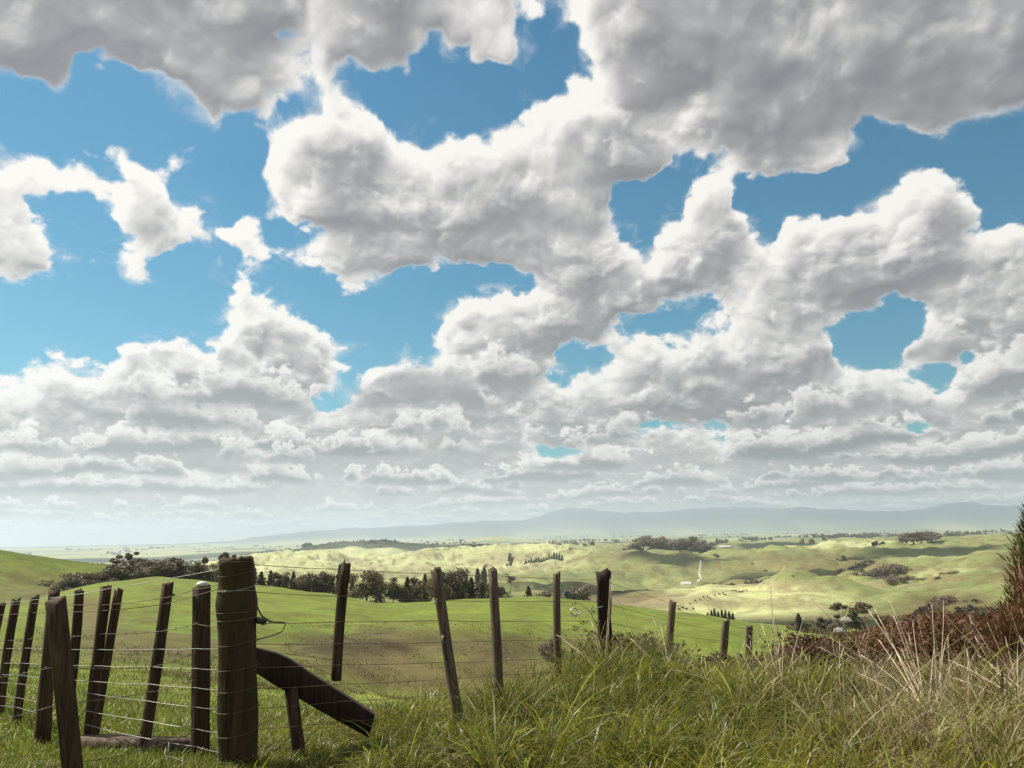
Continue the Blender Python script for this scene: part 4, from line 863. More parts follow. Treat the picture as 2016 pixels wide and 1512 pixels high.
def limbs(kind,rng):
    V=[];Q=[]
    if kind in('conifer','poplar'): return tube([(0,0,-.03),(0,0,.3),(0,0,.95)],[.022,.017,.003],6)
    top={'umbrella':.72,'bush':.35,'tall':.8}.get(kind,.5); r0={'bush':.03}.get(kind,.026)
    lean=rng.normal(0,.03,2); V,Q=tube([(0,0,-.03),(lean[0],lean[1],top*.5),(lean[0]*1.6,lean[1]*1.6,top)],[r0,r0*.8,r0*.5],7)
    for k in range(8):
        a=k*2.4+rng.normal(0,.3); z=top*(.45+.55*k/8); rr=rng.uniform(.16,.34)*(1.2 if kind!='tall' else .4); s=np.array([lean[0],lean[1],z])
        e=s+np.array([math.cos(a)*rr,math.sin(a)*rr,rng.uniform(.12,.3)]); m=(s+e)/2+np.array([0,0,.04]); V,Q=tube([s,m,e],[r0*.45,r0*.3,r0*.12],5,V,Q)
        e2=e+np.array([math.cos(a+.9)*.09,math.sin(a+.9)*.09,.1]); V,Q=tube([m,e2],[r0*.22,r0*.08],4,V,Q)
    return V,Q
PROTO={}
def proto(kind,mat,var,n,leaf,parts=True,bark=None,sparse=0):
    key=(kind,mat.name,var,n,parts)
    if key in PROTO: return PROTO[key]
    rng=np.random.default_rng(hash((kind,var,n))%9999 if False else sum(map(ord,kind))*13+var*101+n)
    p,d=crown_pts(kind,n,rng); V,Q,C=leaves(p,d,leaf,.55,rng)
    me=mesh('crown',V,Q,mat,None,C); lv=limbs(kind,rng); tr=tmesh('trunk',*lv,bark or M_BARK)
    r=(me,tr); PROTO[key]=r
    COL.objects.unlink(me); COL.objects.unlink(tr); return r
NAMES={'conifer':'conifer_tree','poplar':'poplar_tree','umbrella':'spreading_tree','bush':'bush','tall':'slender_tree','round':'broadleaf_tree'}
def tree(kind,px,top,r,base=None,wpx=None,mat=None,label='',group=None,var=0,n=900,leaf=.06,bark=None,name=None,cat='tree',parts=True,wscale=None):
    B=gp(px,r); T=at(px,top,r); h=max(.4,T[2]-B[2]); mat=mat or M_CON
    cr,tk=proto(kind,mat,var,n,leaf,True,bark)
    natural={'conifer':.5,'poplar':.18,'umbrella':.85,'bush':1.1,'tall':.45,'round':.8}[kind]
    sw=1 if wpx is None else (wpx*r/F)/(natural*h)
    name=name or NAMES[kind]
    s=(h*sw,h*sw,h); rz=RNG.uniform(0,6.28)
    if parts:
        root=tag(empty(name,tuple(B),rz,s),label,cat,group)
        for q in ((cr,tk) if kind!='bush' else (cr,tk)):
            c=q.copy(); COL.objects.link(c); c.parent=root; c.name='crown' if q is cr else 'trunk'
    else:
        root=cr.copy(); COL.objects.link(root); root.name=name; root.location=B; root.rotation_euler=(0,0,rz); root.scale=s; tag(root,label,cat,group)
    return root
ORD=['first','second','third','fourth','fifth','sixth','seventh','eighth','ninth','tenth','eleventh','twelfth','thirteenth','fourteenth','fifteenth','sixteenth','seventeenth','eighteenth','nineteenth','twentieth','twenty-first','twenty-second','twenty-third','twenty-fourth','twenty-fifth','twenty-sixth','twenty-seventh','twenty-eighth','twenty-ninth','thirtieth']
# dark band behind the green paddock, right of the thick post
band=[('conifer',499,1112,24),('conifer',514,1127,24),('conifer',533,1125,22),('tall',547,1128,28),('conifer',562,1138,22),('conifer',578,1127,22),('round',590,1130,36),('conifer',608,1130,20),('tall',622,1140,24),('round',640,1124,46),('conifer',668,1113,22),('conifer',694,1142,20),('round',722,1130,62),('conifer',745,1138,24),('round',776,1143,36),('conifer',800,1138,26),('tall',824,1136,36),('conifer',838,1132,28),('round',856,1136,40),('conifer',876,1130,26),('round',889,1127,46),('tall',905,1136,30),('conifer',928,1139,30),('tall',946,1144,26),('conifer',962,1145,22),('tall',981,1155,18),('bush',998,1159,22)]
KD={'conifer':'pointed conifer','tall':'narrow tree','round':'broad rounded tree','bush':'low bush','umbrella':'flat topped tree'}
for i,(k,px,top,w) in enumerate(band):
    tree(k,px+RNG.normal(0,1),top-1,RNG.uniform(196,216),None,w*1.15,M_CON if k!='round' else M_BRD,f'dark {KD[k]} behind the paddock, {ORD[i]} in the row from the thick post','dark trees behind the paddock',i%4,1900 if k!='round' else 3000,.037 if k!='conifer' else .042)
# the copse left of the thick post
cop=[('bush',132,1131,46),('bush',150,1119,60),('bush',172,1122,50),('bush',196,1121,56),('round',222,1104,50),('tall',238,1098,34),('umbrella',251,1087,26),('round',268,1102,46),('round',292,1098,58),('round',318,1099,56),('tall',342,1100,44),('umbrella',352,1094,24),('round',358,1104,40),('bush',372,1114,40),('tall',386,1108,26),('tall',396,1110,22),('round',418,1103,40),('umbrella',447,1084,26),('bush',432,1112,40)]
for i,(k,px,top,w) in enumerate(cop):
    tree(k,px,top,RNG.uniform(178,200) if px<210 else RNG.uniform(196,216),None,w*1.12,M_BRD if i%3 else M_CON,f'dark {KD[k]} in the copse under the left hill, {ORD[i]} from its left','dark copse left of the thick post',i%4,3200,.036)
# single trees near the paddock's right edge
tree('conifer',1039,1154,184,None,20,M_CON,'small solitary dark conifer on the green paddock crest right of the dark row','single trees on the paddock crest',1,1200,.05)
tree('round',1070,1159,186,None,26,M_TWG,'small round brown tree beside the solitary conifer on the paddock crest','single trees on the paddock crest',1,1100,.05)
tree('bush',1113,1157,250,None,26,M_BLU,'dark blue green bush next to the round leafless tree','single trees on the paddock crest',2,1200,.055)
tree('round',1137,1148,255,None,52,M_TWG,'large round leafless brown tree left of the split topped post','single trees on the paddock crest',3,2200,.035,M_PBARK)
tree('bush',1084,1247,62,None,52,M_TWG,'rounded greyish bush growing in the gully left of the bleached batten','gully bushes',1,1800,.045,None,'bush','bush')
tree('bush',1120,1268,58,None,34,M_OLI,'small olive bush in the gully right of the bleached batten','gully bushes',2,1200,.05,None,'bush','bush')
for i,(px,top,r) in enumerate(((917,1128,520),(940,1120,560),(953,1117,580),(950,1125,540))):
    tree('poplar',px,top,r,None,10,M_CON,f'thin dark tree on the slope above the dark row, {ORD[i]} of four','thin trees on the pale slope',i%3,700,.05)
tree('tall',1005,1088,1300,None,10,M_TWG,'lone bare tree on the pale hill below the long farm shed','lone far trees',1,500,.06)
tree('umbrella',1004,1128,470,None,24,M_TWG,'scraggy bare tree above the solitary conifer, on the pale slope','lone far trees',2,500,.05)
# rows far out
for i in range(15):
    px=1035+i*5.1; tree('conifer',px,1112-i*.78-RNG.uniform(7,13)-(3 if 8<i<13 else 0),1330,None,8,M_CON,f'small dark conifer climbing the middle hill, {ORD[i]} from the lower end','conifer row on the middle hill',i%4,420,.075,parts=False)
for i in range(13):
    px=910+i*4.2+RNG.normal(0,.6); tree('poplar',px,1082-RNG.uniform(8,12),1880,None,4.6,M_TWG,f'tiny poplar of the pale hill row, {ORD[i]} from the left','poplar row on the pale hill',i%3,260,.09,parts=False)
for i,(px,h) in enumerate(((868,6),(873,8),(878,7),(882,9),(861,5))):
    tree('round',px,1083-h,1880,None,6,M_BRD,f'tiny round tree left of the poplar row on the pale hill, {ORD[i]} of five','small trees on the pale hill',i%3,220,.1,parts=False)
for i,(px,top,w,k,m) in enumerate(((1082,1066,7,'conifer',M_CON),(1092,1067,16,'round',M_TWG),(1102,1069,10,'round',M_TWG),(1132,1068,15,'round',M_BRD),(1152,1069,11,'round',M_TWG),(1167,1065,13,'conifer',M_CON),(1087,1070,10,'round',M_OLI),(990,1071,6,'round',M_BRD))):
    tree(k,px,top,1880,None,w,m,f'small {KD[k]} by the far farmhouse, {ORD[i]} of the farm trees','trees by the far farmhouse',i%3,400,.08,parts=False)
bigc=[(1250,1068,28),(1266,1060,40),(1283,1058,36),(1298,1061,34),(1312,1067,26),(1330,1068,24),(1345,1063,34),(1362,1061,36),(1378,1066,30),(1392,1070,22)]
for i,(px,top,w) in enumerate(bigc):
    tree('round',px,top-5,RNG.uniform(1370,1430),None,w*1.1,M_TWG if i%3!=1 else M_OLI,f'big brownish tree of the copse on the middle ridge, {ORD[i]} from the left','long copse on the middle ridge',i%4,1900,.042,M_BARK)
for i,(px,top,w) in enumerate(((1786,1056,26),(1800,1052,34),(1815,1052,32),(1828,1051,28),(1836,1054,22))):
    tree('round',px,top-6,RNG.uniform(1280,1320),None,w*1.2,M_TWG,f'large dark brown tree of the ridge clump, {ORD[i]} of five','round clump on the right ridge',i%4,1500,.045,M_BARK)
for i,(px,h) in enumerate(((1721,12),(1727,14),(1735,10),(1740,13))):
    tree('poplar',px,1079-h,1320,None,5,M_CON,f'slim poplar left of the ridge clump, {ORD[i]} of four','slim poplars on the right ridge',i%3,300,.08,parts=False)
for i,(px,top,w) in enumerate(((1472,1077,14),(1500,1074,9),(1600,1061,14),(1580,1058,9),(1530,1074,7),(1625,1058,12),(1640,1057,16))):
    tree('round',px,top,1880 if px>1560 else 1500,None,w,M_BRD if i%2 else M_OLI,f'lone dark tree on the right far fields, {ORD[i]} of the scattered seven','scattered trees on the right far fields',i%3,350,.08,parts=False)
# scrub on the right hillside
for i,px in enumerate(np.sort(RNG.uniform(1648,1722,22))):
    yy=1100+RNG.random()*32; r=np.interp(yy,(1095,1135),(1050,760)); w=RNG.uniform(9,20)
    tree('bush',px,yy-RNG.uniform(5,11),r,None,w,(M_TWG,M_OLI,M_BRD)[i%3],f'grey scrub bush on the right hillside gully, {ORD[i]} of the scrub patch','scrub on the right hillside',i%4,380,.09,None,'scrub_bush','bush',parts=False)
for i,(px,top,w) in enumerate(((1762,1107,40),(1738,1112,26),(1725,1117,24),(1700,1120,22))):
    tree('round',px,top,760,None,w,M_TWG,f'bare rounded tree above the brown bush belt, {ORD[i]} from the right','bare trees above the bush belt',i%4,1000,.05,M_PBARK)
belt=[(1722+i*11.5+RNG.normal(0,2),1136-6*math.sin(i*.45)+RNG.normal(0,2),RNG.uniform(18,28)) for i in range(15)]
for i,(px,top,w) in enumerate(belt):
    tree('bush',px,top,RNG.uniform(600,640),None,w,M_TWG if i!=5 else M_PUR,f'brown bush of the long belt on the right slope, {ORD[i]} from left','brown bush belt on the right slope',i%4,1500,.042,None,'bush','bush')
for i,px in enumerate((1464,1474,1485,1495,1504,1514,1523,1532)):
    tree('bush',px,1139+RNG.normal(0,1),720,None,13,M_TWG,f'low bare shrub lined below the brown hillside, {ORD[i]} from left','low shrub line',i%4,350,.09,None,'shrub','shrub',parts=False)
for i,(px,top,w,r) in enumerate(((1570,1126,26,690),(1565,1151,10,555),(1510,1154,7,545),(1500,1155,6,540),(1556,1156,6,530),(1402,1144,20,600),(1392,1150,14,600),(1270,1158,9,600),(1215,1163,12,640),(1228,1160,16,660))):
    tree('bush',px,top,r,None,w,(M_TWG,M_PUR,M_OLI)[i%3],f'isolated shrub on the sunlit slope, {ORD[i]} of ten','shrubs on the sunlit slope',i%4,420,.08,None,'shrub','shrub',parts=False)
hs=np.sort(RNG.uniform(700,1990,30))
for i,px in enumerate(hs):
    r=math.exp(RNG.uniform(math.log(650),math.log(1750))); g=gp(px,r); _,yy=pix(g); w=RNG.uniform(6,15)
    tree('bush' if i%3 else 'round',px,float(yy)-w*RNG.uniform(.45,.8),r,None,w,(M_TWG,M_OLI,M_BRD)[i%3],f'small scrub bush dotted on the rolling hills, {ORD[i]} from the left','scrub dotted on the hills',i%4,330,.09,None,'scrub_bush','bush',parts=False)
# trees in the near right valley
tree('umbrella',1652,1183,215,None,62,M_BRD,'tall flat crowned tree with a pale bare trunk in the near right valley','near valley trees',1,2600,.032,M_PBARK)
for i,(k,px,top,w,m,r) in enumerate((('conifer',1561,1208,28,M_CON,200),('bush',1578,1222,30,M_BRD,200),('tall',1606,1213,30,M_TWG,210),('tall',1618,1216,26,M_TWG,215),('round',1636,1222,30,M_TWG,205),('bush',1592,1232,30,M_BRD,190),('round',1676,1205,40,M_TWG,220),('tall',1722,1208,30,M_BRD,200),('bush',1640,1240,40,M_BRD,180),('bush',1668,1238,36,M_PUR,180),('bush',1548,1222,26,M_PUR,205),('bush',1700,1228,40,M_PUR,190))):
    tree(k,px,top,r,None,w,m,f'{"dark" if m in (M_CON,M_BRD) else "bare brown"} {KD[k]} around the flat crowned valley tree, {ORD[i]} of twelve','near valley trees',i%4,2400,.036)
for i,(px,top) in enumerate(((1386,1206),(1393,1202),(1399,1198),(1406,1204),(1413,1200),(1420,1201),(1427,1204),(1434,1207))):
    tree('conifer',px,top,300,None,10,M_CON,f'small dark conifer at the foot of the sunlit slope, {ORD[i]} from the left','small conifers below the sunlit slope',i%4,500,.07,parts=False)
for i,px in enumerate(np.sort(RNG.uniform(1800,1905,12))):
    yy=RNG.uniform(1176,1204)
    tree('bush',px,yy-RNG.uniform(4,8),np.interp(yy,(1170,1210),(480,330)),None,RNG.uniform(16,30),M_TWG if i%3 else M_PUR,f'brown shrub on the right grassy slope, {ORD[i]} of the shrub patch','shrub patch on the right slope',i%4,500,.08,None,'shrub','shrub',parts=False)
# woods and hedges of the far plain: one mass nobody could count
def far_woods():
    rng=np.random.default_rng(3); B=[];S=[]
    def add(px,r,w,h,n):
        for _ in range(n):
            q=px+rng.normal(0,w*.5); rr=r*(1+rng.normal(0,.015)); g=gp(q,rr); B.append(g); S.append(h*rr/F*rng.uniform(.6,1.2))
    for _ in range(150):
        px=rng.uniform(-60,2080); r=math.exp(rng.uniform(math.log(3000),math.log(11000))); add(px,r,rng.uniform(4,26),rng.uniform(2.2,4.5)*(3800/r)**.35,rng.integers(3,14))
    for px,r,w,h,n in ((1640,3600,40,7,26),(1700,3300,46,7,30),(1780,3500,60,5,30),(1900,3000,30,7,14),(1870,2900,40,5,14),(1490,3300,34,6,20),(1420,2700,16,8,14),(1395,2500,10,9,10),(1310,3400,60,4,30),(1590,4200,50,4,24),(1190,4300,40,4,20),(735,2720,8,6,5),(730,2650,16,4,6),(610,2950,14,7,7),(700,2950,70,3,14),(780,2800,60,4,26),(360,2700,60,6,20),(300,3200,50,5,18),(440,2900,10,10,6),(240,2700,40,6,16),(480,3300,50,4,20),(830,2800,30,4,14)):
        add(px,r,w,h,n)
    B=np.array(B);S=np.array(S); m=46; n=len(B); d=rng.normal(0,1,(n,m,3)); d/=np.linalg.norm(d,axis=2)[...,None]
    p=B[:,None]+np.array([0,0,.5])*S[:,None,None]+d*S[:,None,None]*np.array([.55,.55,.5])*rng.uniform(.4,1,(n,m,1))
    V,Q,C=leaves(p.reshape(-1,3),d.reshape(-1,3),1.0,.6,rng); c=np.repeat(p.reshape(-1,3),4,0); V=c+(V-c)*np.repeat(np.repeat(S,m),4)[:,None]*.26
    o=mesh('distant_woods',V,Q,M_OLI,None,C); tag(o,'hedges and small woods scattered over the far hazy plain','woods',None,'stuff')
far_woods()
# ------------------------------------------------------------------ cattle, barn, houses
M_COW=plain('black hide',(.018,.015,.013),.7,0,.3,3)
def cow_mesh():
    sp=[(-.95,0,1.12,.30,.36),(-.7,0,1.10,.36,.42),(-.2,0,1.05,.40,.46),(.3,0,1.07,.38,.44),(.62,0,1.14,.32,.40),(.85,0,1.10,.22,.30),(1.05,0,.95,.16,.21),(1.22,0,.72,.13,.16),(1.36,0,.50,.12,.14),(1.50,0,.34,.09,.09)]
    V=[];Q=[];n=10
    for x,y,z,a,b in sp:
        for k in range(n): t=2*math.pi*k/n; V.append((x,y+a*math.cos(t),z+b*math.sin(t)))
    for i in range(len(sp)-1):
        for k in range(n): Q.append((i*n+k,i*n+(k+1)%n,(i+1)*n+(k+1)%n,(i+1)*n+k))
    Q+= [(9,8,1,0),(8,7,2,1),(7,6,3,2),(6,5,4,3)]
    for x in (-.72,.55):
        for s in (-1,1): V,Q=tube([(x,s*.24,.95),(x-(.06 if x<0 else -.03),s*.24,.5),(x,s*.23,.02)],[.15,.075,.065],6,V,Q)
    V,Q=tube([(-1.0,0,1.3),(-1.15,0,1.0),(-1.13,0,.5)],[.05,.04,.06],5,V,Q)
    for s in (-1,1): V,Q=tube([(1.2,s*.1,.78),(1.16,s*.30,.76)],[.07,.03],5,V,Q)
    o=tmesh('cow',V,Q,M_COW); return o
cw=cow_mesh(); cows=[(1331,1191),(1338,1188),(1345,1189),(1352,1186),(1358,1189),(1363,1185),(1372,1184),(1380,1182),(1387,1181),(1392,1183),(1402,1178),(1411,1177),(1418,1176),(1422,1178),(1443,1166),(1450,1169),(1455,1171),(1459,1169),(1464,1170),(1437,1165),(1300,1197),(1310,1196)]
first=True
for i,(px,py) in enumerate(cows):
    c=cw if first else cw.copy()
    if not first: COL.objects.link(c)
    first=False; r=float(np.interp(py,(1165,1197),(520,425)))
    c.location=gp(px,r); c.rotation_euler=(0,0,RNG.uniform(0,6.28)); c.scale=(.78,)*3; tag(c,f'tiny black cow below the sunlit slope, {ORD[i]} in the straggling line','cow','cattle on the slope')
M_TIN=plain('white corrugated roof',(.80,.80,.78),.4,0,.04); M_WALL=plain('pale shed wall',(.55,.53,.48),.8,0,.08); M_ROOF=plain('grey roof',(.20,.19,.19),.6,0,.1); M_GLS=plain('dark glass',(.03,.035,.04),.2,0,.1)
def barn(px,r,ln,wd,hh,label):
    B=gp(px,r); root=tag(empty('hay_barn',tuple(B),-face_angle(B)+.18),label,'barn'); n=10
    V=[(x,math.cos(t)*wd/2,math.sin(t)*hh) for x in (-ln/2,ln/2) for t in np.linspace(0,math.pi,n+1)]
    V+=[(x,y*.985,z*.985) for x,y,z in V]
    Q=[(k,k+1,n+2+k,n+1+k) for k in range(n)]+[(2*n+2+k+1,2*n+2+k,3*n+3+k,3*n+4+k) for k in range(n)]
    mesh('roof',V,np.array(Q),M_TIN,root)
    for s in (-1,1):
        x=s*(ln/2-.08); pv=[(x,math.cos(t)*wd/2*.97,math.sin(t)*hh*.97) for t in np.linspace(0,math.pi,n+1)]+[(x,0,0)]
        mesh('end_wall',pv,np.array([(k,k+1,n+1) for k in range(n)]),M_WALL,root)
    mesh('door',[(-ln*.2,-wd/2-.02,0),(ln*.05,-wd/2-.02,0),(ln*.05,-wd/2*.86,hh*.5),(-ln*.2,-wd/2*.86,hh*.5)],np.array([(0,1,2,3)]),M_GLS,root)
barn(1347,880,10.5,8,4.4,'white arched hay barn alone on the middle slope')
def house(px,r,ln,wd,h,rh,label,rm=None,rot=.2,wall=None):
    B=gp(px,r); root=tag(empty('farm_building',tuple(B),-face_angle(B)+rot),label,'farm building','far farm buildings'); a,b=ln/2,wd/2
    V=[(-a,-b,-.5),(a,-b,-.5),(a,b,-.5),(-a,b,-.5),(-a,-b,h),(a,-b,h),(a,b,h),(-a,b,h),(-a,0,h+rh*.96),(a,0,h+rh*.96)]
    mesh('wall',V,[np.array([(0,1,5,4),(1,2,6,5),(2,3,7,6),(3,0,4,7)]),np.array([(4,8,7),(5,6,9)])],wall or M_WALL,root)
    e=.4; R=[(-a-e,-b-e,h-.1),(a+e,-b-e,h-.1),(a+e,0,h+rh),(-a-e,0,h+rh),(-a-e,b+e,h-.1),(a+e,b+e,h-.1)]; R+=[(x,y,z+.15) for x,y,z in R]
    mesh('roof',R,np.array([(0,3,2,1),(3,4,5,2),(6,7,8,9),(9,8,11,10),(0,1,7,6),(4,10,11,5)]),rm or M_ROOF,root)
    for k in (-.3,.25): mesh('window',[(k*ln-.6,-b-.03,h*.35),(k*ln+.6,-b-.03,h*.35),(k*ln+.6,-b-.03,h*.8),(k*ln-.6,-b-.03,h*.8)],np.array([(0,1,2,3)]),M_GLS,root)
house(990,1880,9,6,2.6,1.8,'small dark house alone on the pale skyline right of the poplar row',wall=M_ROOF)
house(1081,1885,13,7,2.8,1.8,'farmhouse under trees on the pale skyline right of the house standing alone',M_TIN)
house(1114,1885,26,6,2.2,1.2,'long low farm shed on the pale skyline between the farm trees')
house(1400,1560,16,9,3.2,2.4,'white shed at the right end of the long copse',M_TIN,-.4)
house(1428,1700,22,9,3,2,'low farm building right of the long copse, beside the white shed',M_TIN)
house(1445,1720,12,8,3,2,'small farm building farthest right of the long copse',M_ROOF)
house(655,2850,26,9,3.4,2,'white farm building on the left flank of the blue hill',M_TIN)
house(712,2780,20,9,3.4,2,'pale farm building right of the tall trees under the blue hill',M_TIN)
house(532,4300,46,20,7,2,'pale long shed far out on the hazy plain left of the blue hill',M_TIN)
house(398,6000,90,30,8,2,'white long shed farthest out on the hazy plain',M_TIN)
def mast():
    B=gp(1210,1860); root=tag(empty('radio_mast',tuple(B)),'thin radio mast rising beside the long copse','mast'); h=45
    V=[];Q=[]
    for s in ((-.5,-.3),(.5,-.3),(0,.5)): V,Q=tube([(s[0],s[1],-1),(s[0]*.4,s[1]*.4,h)],[.14,.10],4,V,Q)
    for k in range(14):
        z=k*h/14; q=1-.6*k/14; V,Q=tube([(-.5*q,-.3*q,z),(.5*q,-.3*q,z+1.6)],.06,4,V,Q); V,Q=tube([(.5*q,-.3*q,z),(0,.5*q,z+1.6)],.06,4,V,Q); V,Q=tube([(0,.5*q,z),(-.5*q,-.3*q,z+1.6)],.06,4,V,Q)
    tmesh('lattice',V,Q,M_WIRE,root); W,Q2=tube([(0,0,h),(0,0,h+6)],.08,5); tmesh('aerial',W,Q2,M_WIRE,root)
mast()
def track():
    pts=[(1371,1146),(1372,1137),(1377,1130),(1374,1122),(1380,1112),(1390,1104)]; rr=(905,950,990,1050,1130,1230); V=[];Q=[]
    P_=[]
    for i in range(len(pts)-1):
        for k in range(8):
            t=k/8; P_.append(gp(pts[i][0]*(1-t)+pts[i+1][0]*t,rr[i]*(1-t)+rr[i+1]*t))
    P_=np.array(P_)
    for i in range(len(P_)):
        d=P_[min(i+1,len(P_)-1)]-P_[max(0,i-1)]; s=np.array([d[1],-d[0],0]);s/=np.linalg.norm(s)
        for q in (-1.7,1.7): v=P_[i]+s*q; V.append((v[0],v[1],float(ground(v[0:1],v[1:2])[0])+.35))
    for i in range(len(P_)-1): Q.append((2*i,2*i+1,2*i+3,2*i+2))
    o=mesh('track',V,np.array(Q),plain('bare clay track',(.42,.37,.27),.9,0,.15,.2)); tag(o,kind='structure')
track()
# ------------------------------------------------------------------ thickets on the bank
def fern_cloud(n,px0,px1,r0,r1,top,leaf,rng,clump=26,stemmy=.25):
    """fine leaf fragments on arching stems, filling a thicket whose top edge follows a skyline"""
    tx=[q[0] for q in top];ty=[q[1] for q in top]; P_=[];D_=[]
    m=max(1,n//clump); px=rng.uniform(px0,px1,m); r=rng.uniform(r0,r1,m); B=gp(px,r)
    for i in range(m):
        hi=at(px[i],np.interp(px[i],tx,ty),r[i])[2]-B[i,2]; h=max(.12,hi*rng.choice([rng.uniform(.4,.9),rng.uniform(.85,1.25)])); a=rng.uniform(0,6.28); ln=rng.uniform(.10,.38)
        t=rng.random(clump)**.7; arc=np.stack([np.cos(a)*ln*t**1.6,np.sin(a)*ln*t**1.6,h*(t-.22*t**3)],1)
        P_.append(B[i]+arc+rng.normal(0,.028,(clump,3))*(1.2-t[:,None]*.5)); D_.append(np.tile([math.cos(a),math.sin(a),.6],(clump,1)))
    return np.concatenate(P_),np.concatenate(D_),B,px,r
def thicket(name,px0,px1,r0,r1,top,n,leaf,mat,label,cat,stem,seed,clump=26):
    rng=np.random.default_rng(seed); p,d,B,px,r=fern_cloud(n,px0,px1,r0,r1,top,leaf,rng,clump)
    O=gp((px0+px1)/2,(r0+r1)/2); root=tag(empty(name,tuple(O)),label,cat)
    V,Q,C=leaves(p-O,d,leaf,.45,rng); mesh('foliage',V,Q,mat,root,C)
    W=[];Qs=[]
    for i in range(0,len(B),max(1,len(B)//60)):
        hi=max(.15,at(px[i],np.interp(px[i],[q[0] for q in top],[q[1] for q in top]),r[i])[2]-B[i,2]); a=rng.uniform(0,6.28); b=B[i]-O
        W,Qs=tube([b,b+np.array([math.cos(a)*.05,math.sin(a)*.05,hi*.6]),b+np.array([math.cos(a)*.2,math.sin(a)*.2,hi*rng.uniform(.85,1.1)])],[.004,.003,.0012],4,W,Qs)
    tmesh('stems',W,Qs,stem,root)
thicket('bramble_thicket',1490,1675,8.0,9.2,[(1490,1315),(1530,1272),(1560,1242),(1600,1244),(1660,1262)],22000,0.020,M_PUR,'dark purplish bramble thicket at the left end of the red bracken','bush',M_STEM,5)
thicket('bracken_patch',1655,1780,8.0,9.6,[(1650,1268),(1690,1238),(1730,1230),(1780,1228)],10400,0.023,M_RBR,'red brown bracken between the dark bramble and the taller bracken','bracken',M_STEM,6)
thicket('bracken_patch',1770,1900,7.8,9.8,[(1770,1216),(1800,1208),(1840,1203),(1900,1208)],24000,0.023,M_RBR,'tallest red brown bracken, in the middle of the thicket','bracken',M_STEM,7)
thicket('bracken_patch',1890,2080,7.4,9.6,[(1880,1208),(1940,1210),(2000,1192),(2080,1178)],28000,0.023,M_RBR,'dark red bracken at the foot of the shaggy shrub on the right edge','bracken',M_STEM,8)
thicket('bramble_scrub',1340,1500,7.9,8.8,[(1330,1312),(1390,1292),(1450,1288),(1500,1290)],5200,.026,M_OLI,'low olive brown scrub below the cracked batten','bush',M_STEM,10)
thicket('bramble_bush',1150,1330,7.6,8.3,[(1140,1275),(1190,1238),(1240,1250),(1290,1262),(1330,1285)],4200,.026,M_OLI,'olive brown bramble tangle around the split topped post','bush',M_STEM,9)
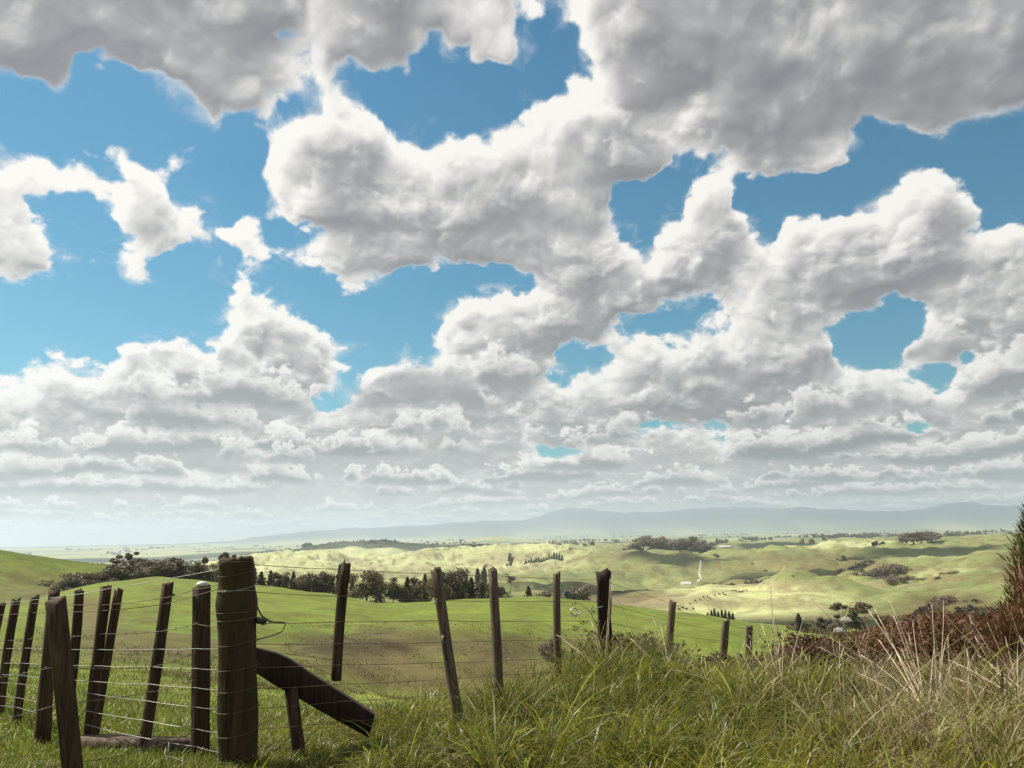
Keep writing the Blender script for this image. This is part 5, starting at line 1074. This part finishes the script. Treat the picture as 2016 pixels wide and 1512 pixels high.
def edge_shrub():
    rng=np.random.default_rng(12); r=7.0; O=gp(2025,r); root=tag(empty('shaggy_shrub',tuple(O)),'tall shaggy shrub cut by the right edge, rust brown with green tips','shrub')
    L_=[];W=[];Qs=[];top=[(1950,1240),(1972,1215),(1992,1180),(2004,1110),(2010,1050),(2018,1025),(2030,1000),(2050,980),(2100,1000)]
    P1=[];P2=[];D1=[];D2=[]
    for k in range(120):
        px=rng.uniform(2006,2120) if k>36 else rng.uniform(1958,2040); yt=np.interp(px,[q[0] for q in top],[q[1] for q in top])*1.0+abs(rng.normal(0,26)); rr=r+rng.uniform(-.25,.45)
        b=gp(px+rng.normal(0,14)+ (12 if px<2000 else 0),rr); e=at(px,yt,rr)+np.array([rng.normal(0,.03),rng.normal(0,.03),0]); m=(b+e)/2+rng.normal(0,.03,3)
        pts=[(1-t)**2*b+2*t*(1-t)*m+t*t*e-O for t in np.linspace(0,1,6)]; W,Qs=tube(pts,np.linspace(.008,.003,6),4,W,Qs)
        for j in range(165):
            t=rng.random()**.6; i=min(int(t*5),4); f=t*5-i; c=pts[i]*(1-f)+pts[i+1]*f; dv=pts[i+1]-pts[i]; dv=dv/np.linalg.norm(dv); o=rng.normal(0,1,3);o-=dv*o.dot(dv);o/=np.linalg.norm(o)
            q=c+o*abs(rng.normal(0,.034))+dv*.01; (P2 if (t>.80 and e[2]-O[2]>.95) else P1).append(q); (D2 if (t>.80 and e[2]-O[2]>.95) else D1).append(dv*.9+o*.6)
    def needles(P,D,mat,name):
        P=np.array(P);D=np.array(D); D/=np.linalg.norm(D,axis=1)[:,None]; n=len(P); s=np.cross(D,rng.normal(0,1,(n,3))); s/=np.linalg.norm(s,axis=1)[:,None]; ln=rng.uniform(.03,.07,n)[:,None]; w=rng.uniform(.003,.006,n)[:,None]
        V=np.stack([P-s*w,P+s*w,P+D*ln+s*w*.3,P+D*ln-s*w*.3],1).reshape(-1,3); C=np.repeat(rng.uniform(.5,1.5,(n,1))*rng.normal(1,.08,(n,3)),4,0)
        mesh(name,V,np.arange(n*4).reshape(-1,4),mat,root,C)
    needles(P1,D1,M_SHR,'foliage'); needles(P2,D2,leafy('green shoot',(.10,.105,.022),.35,.1),'shoots'); tmesh('stems',W,Qs,M_STEM,root)
edge_shrub()
def cane():
    r=7.25; f=at(1180,1262,r); O=f.copy(); root=tag(empty('bramble_cane',tuple(O)),'thorny bramble cane arching left beside the split topped post','bramble cane')
    c=[(1182,1270),(1178,1240),(1170,1222),(1163,1205),(1152,1196),(1140,1189),(1131,1186)]; pts=[at(a,b,r)-O for a,b in c]; V,Q=tube(pts,np.linspace(.005,.002,7),5)
    c2=[(1180,1262),(1165,1250),(1150,1240),(1138,1235),(1128,1238)]; V,Q=tube([at(a,b,r-.1)-O for a,b in c2],np.linspace(.004,.0018,5),5,V,Q); tmesh('cane',V,Q,M_STEM,root)
    rng=np.random.default_rng(4); P_=[];
    for a,b in ((1168,1204),(1171,1206),(1165,1201),(1146,1228),(1142,1231),(1150,1226),(1138,1235),(1134,1238),(1152,1240),(1147,1246),(1158,1244),(1131,1187),(1176,1225),(1128,1240),(1144,1222)):
        for _ in range(6): P_.append(at(a+rng.normal(0,3),b+rng.normal(0,3),r-.05)-O)
    V,Q,C=leaves(np.array(P_),rng.normal(0,1,(len(P_),3)),.011,.6,rng); mesh('leaves',V,Q,M_OLI,root,C)
cane()
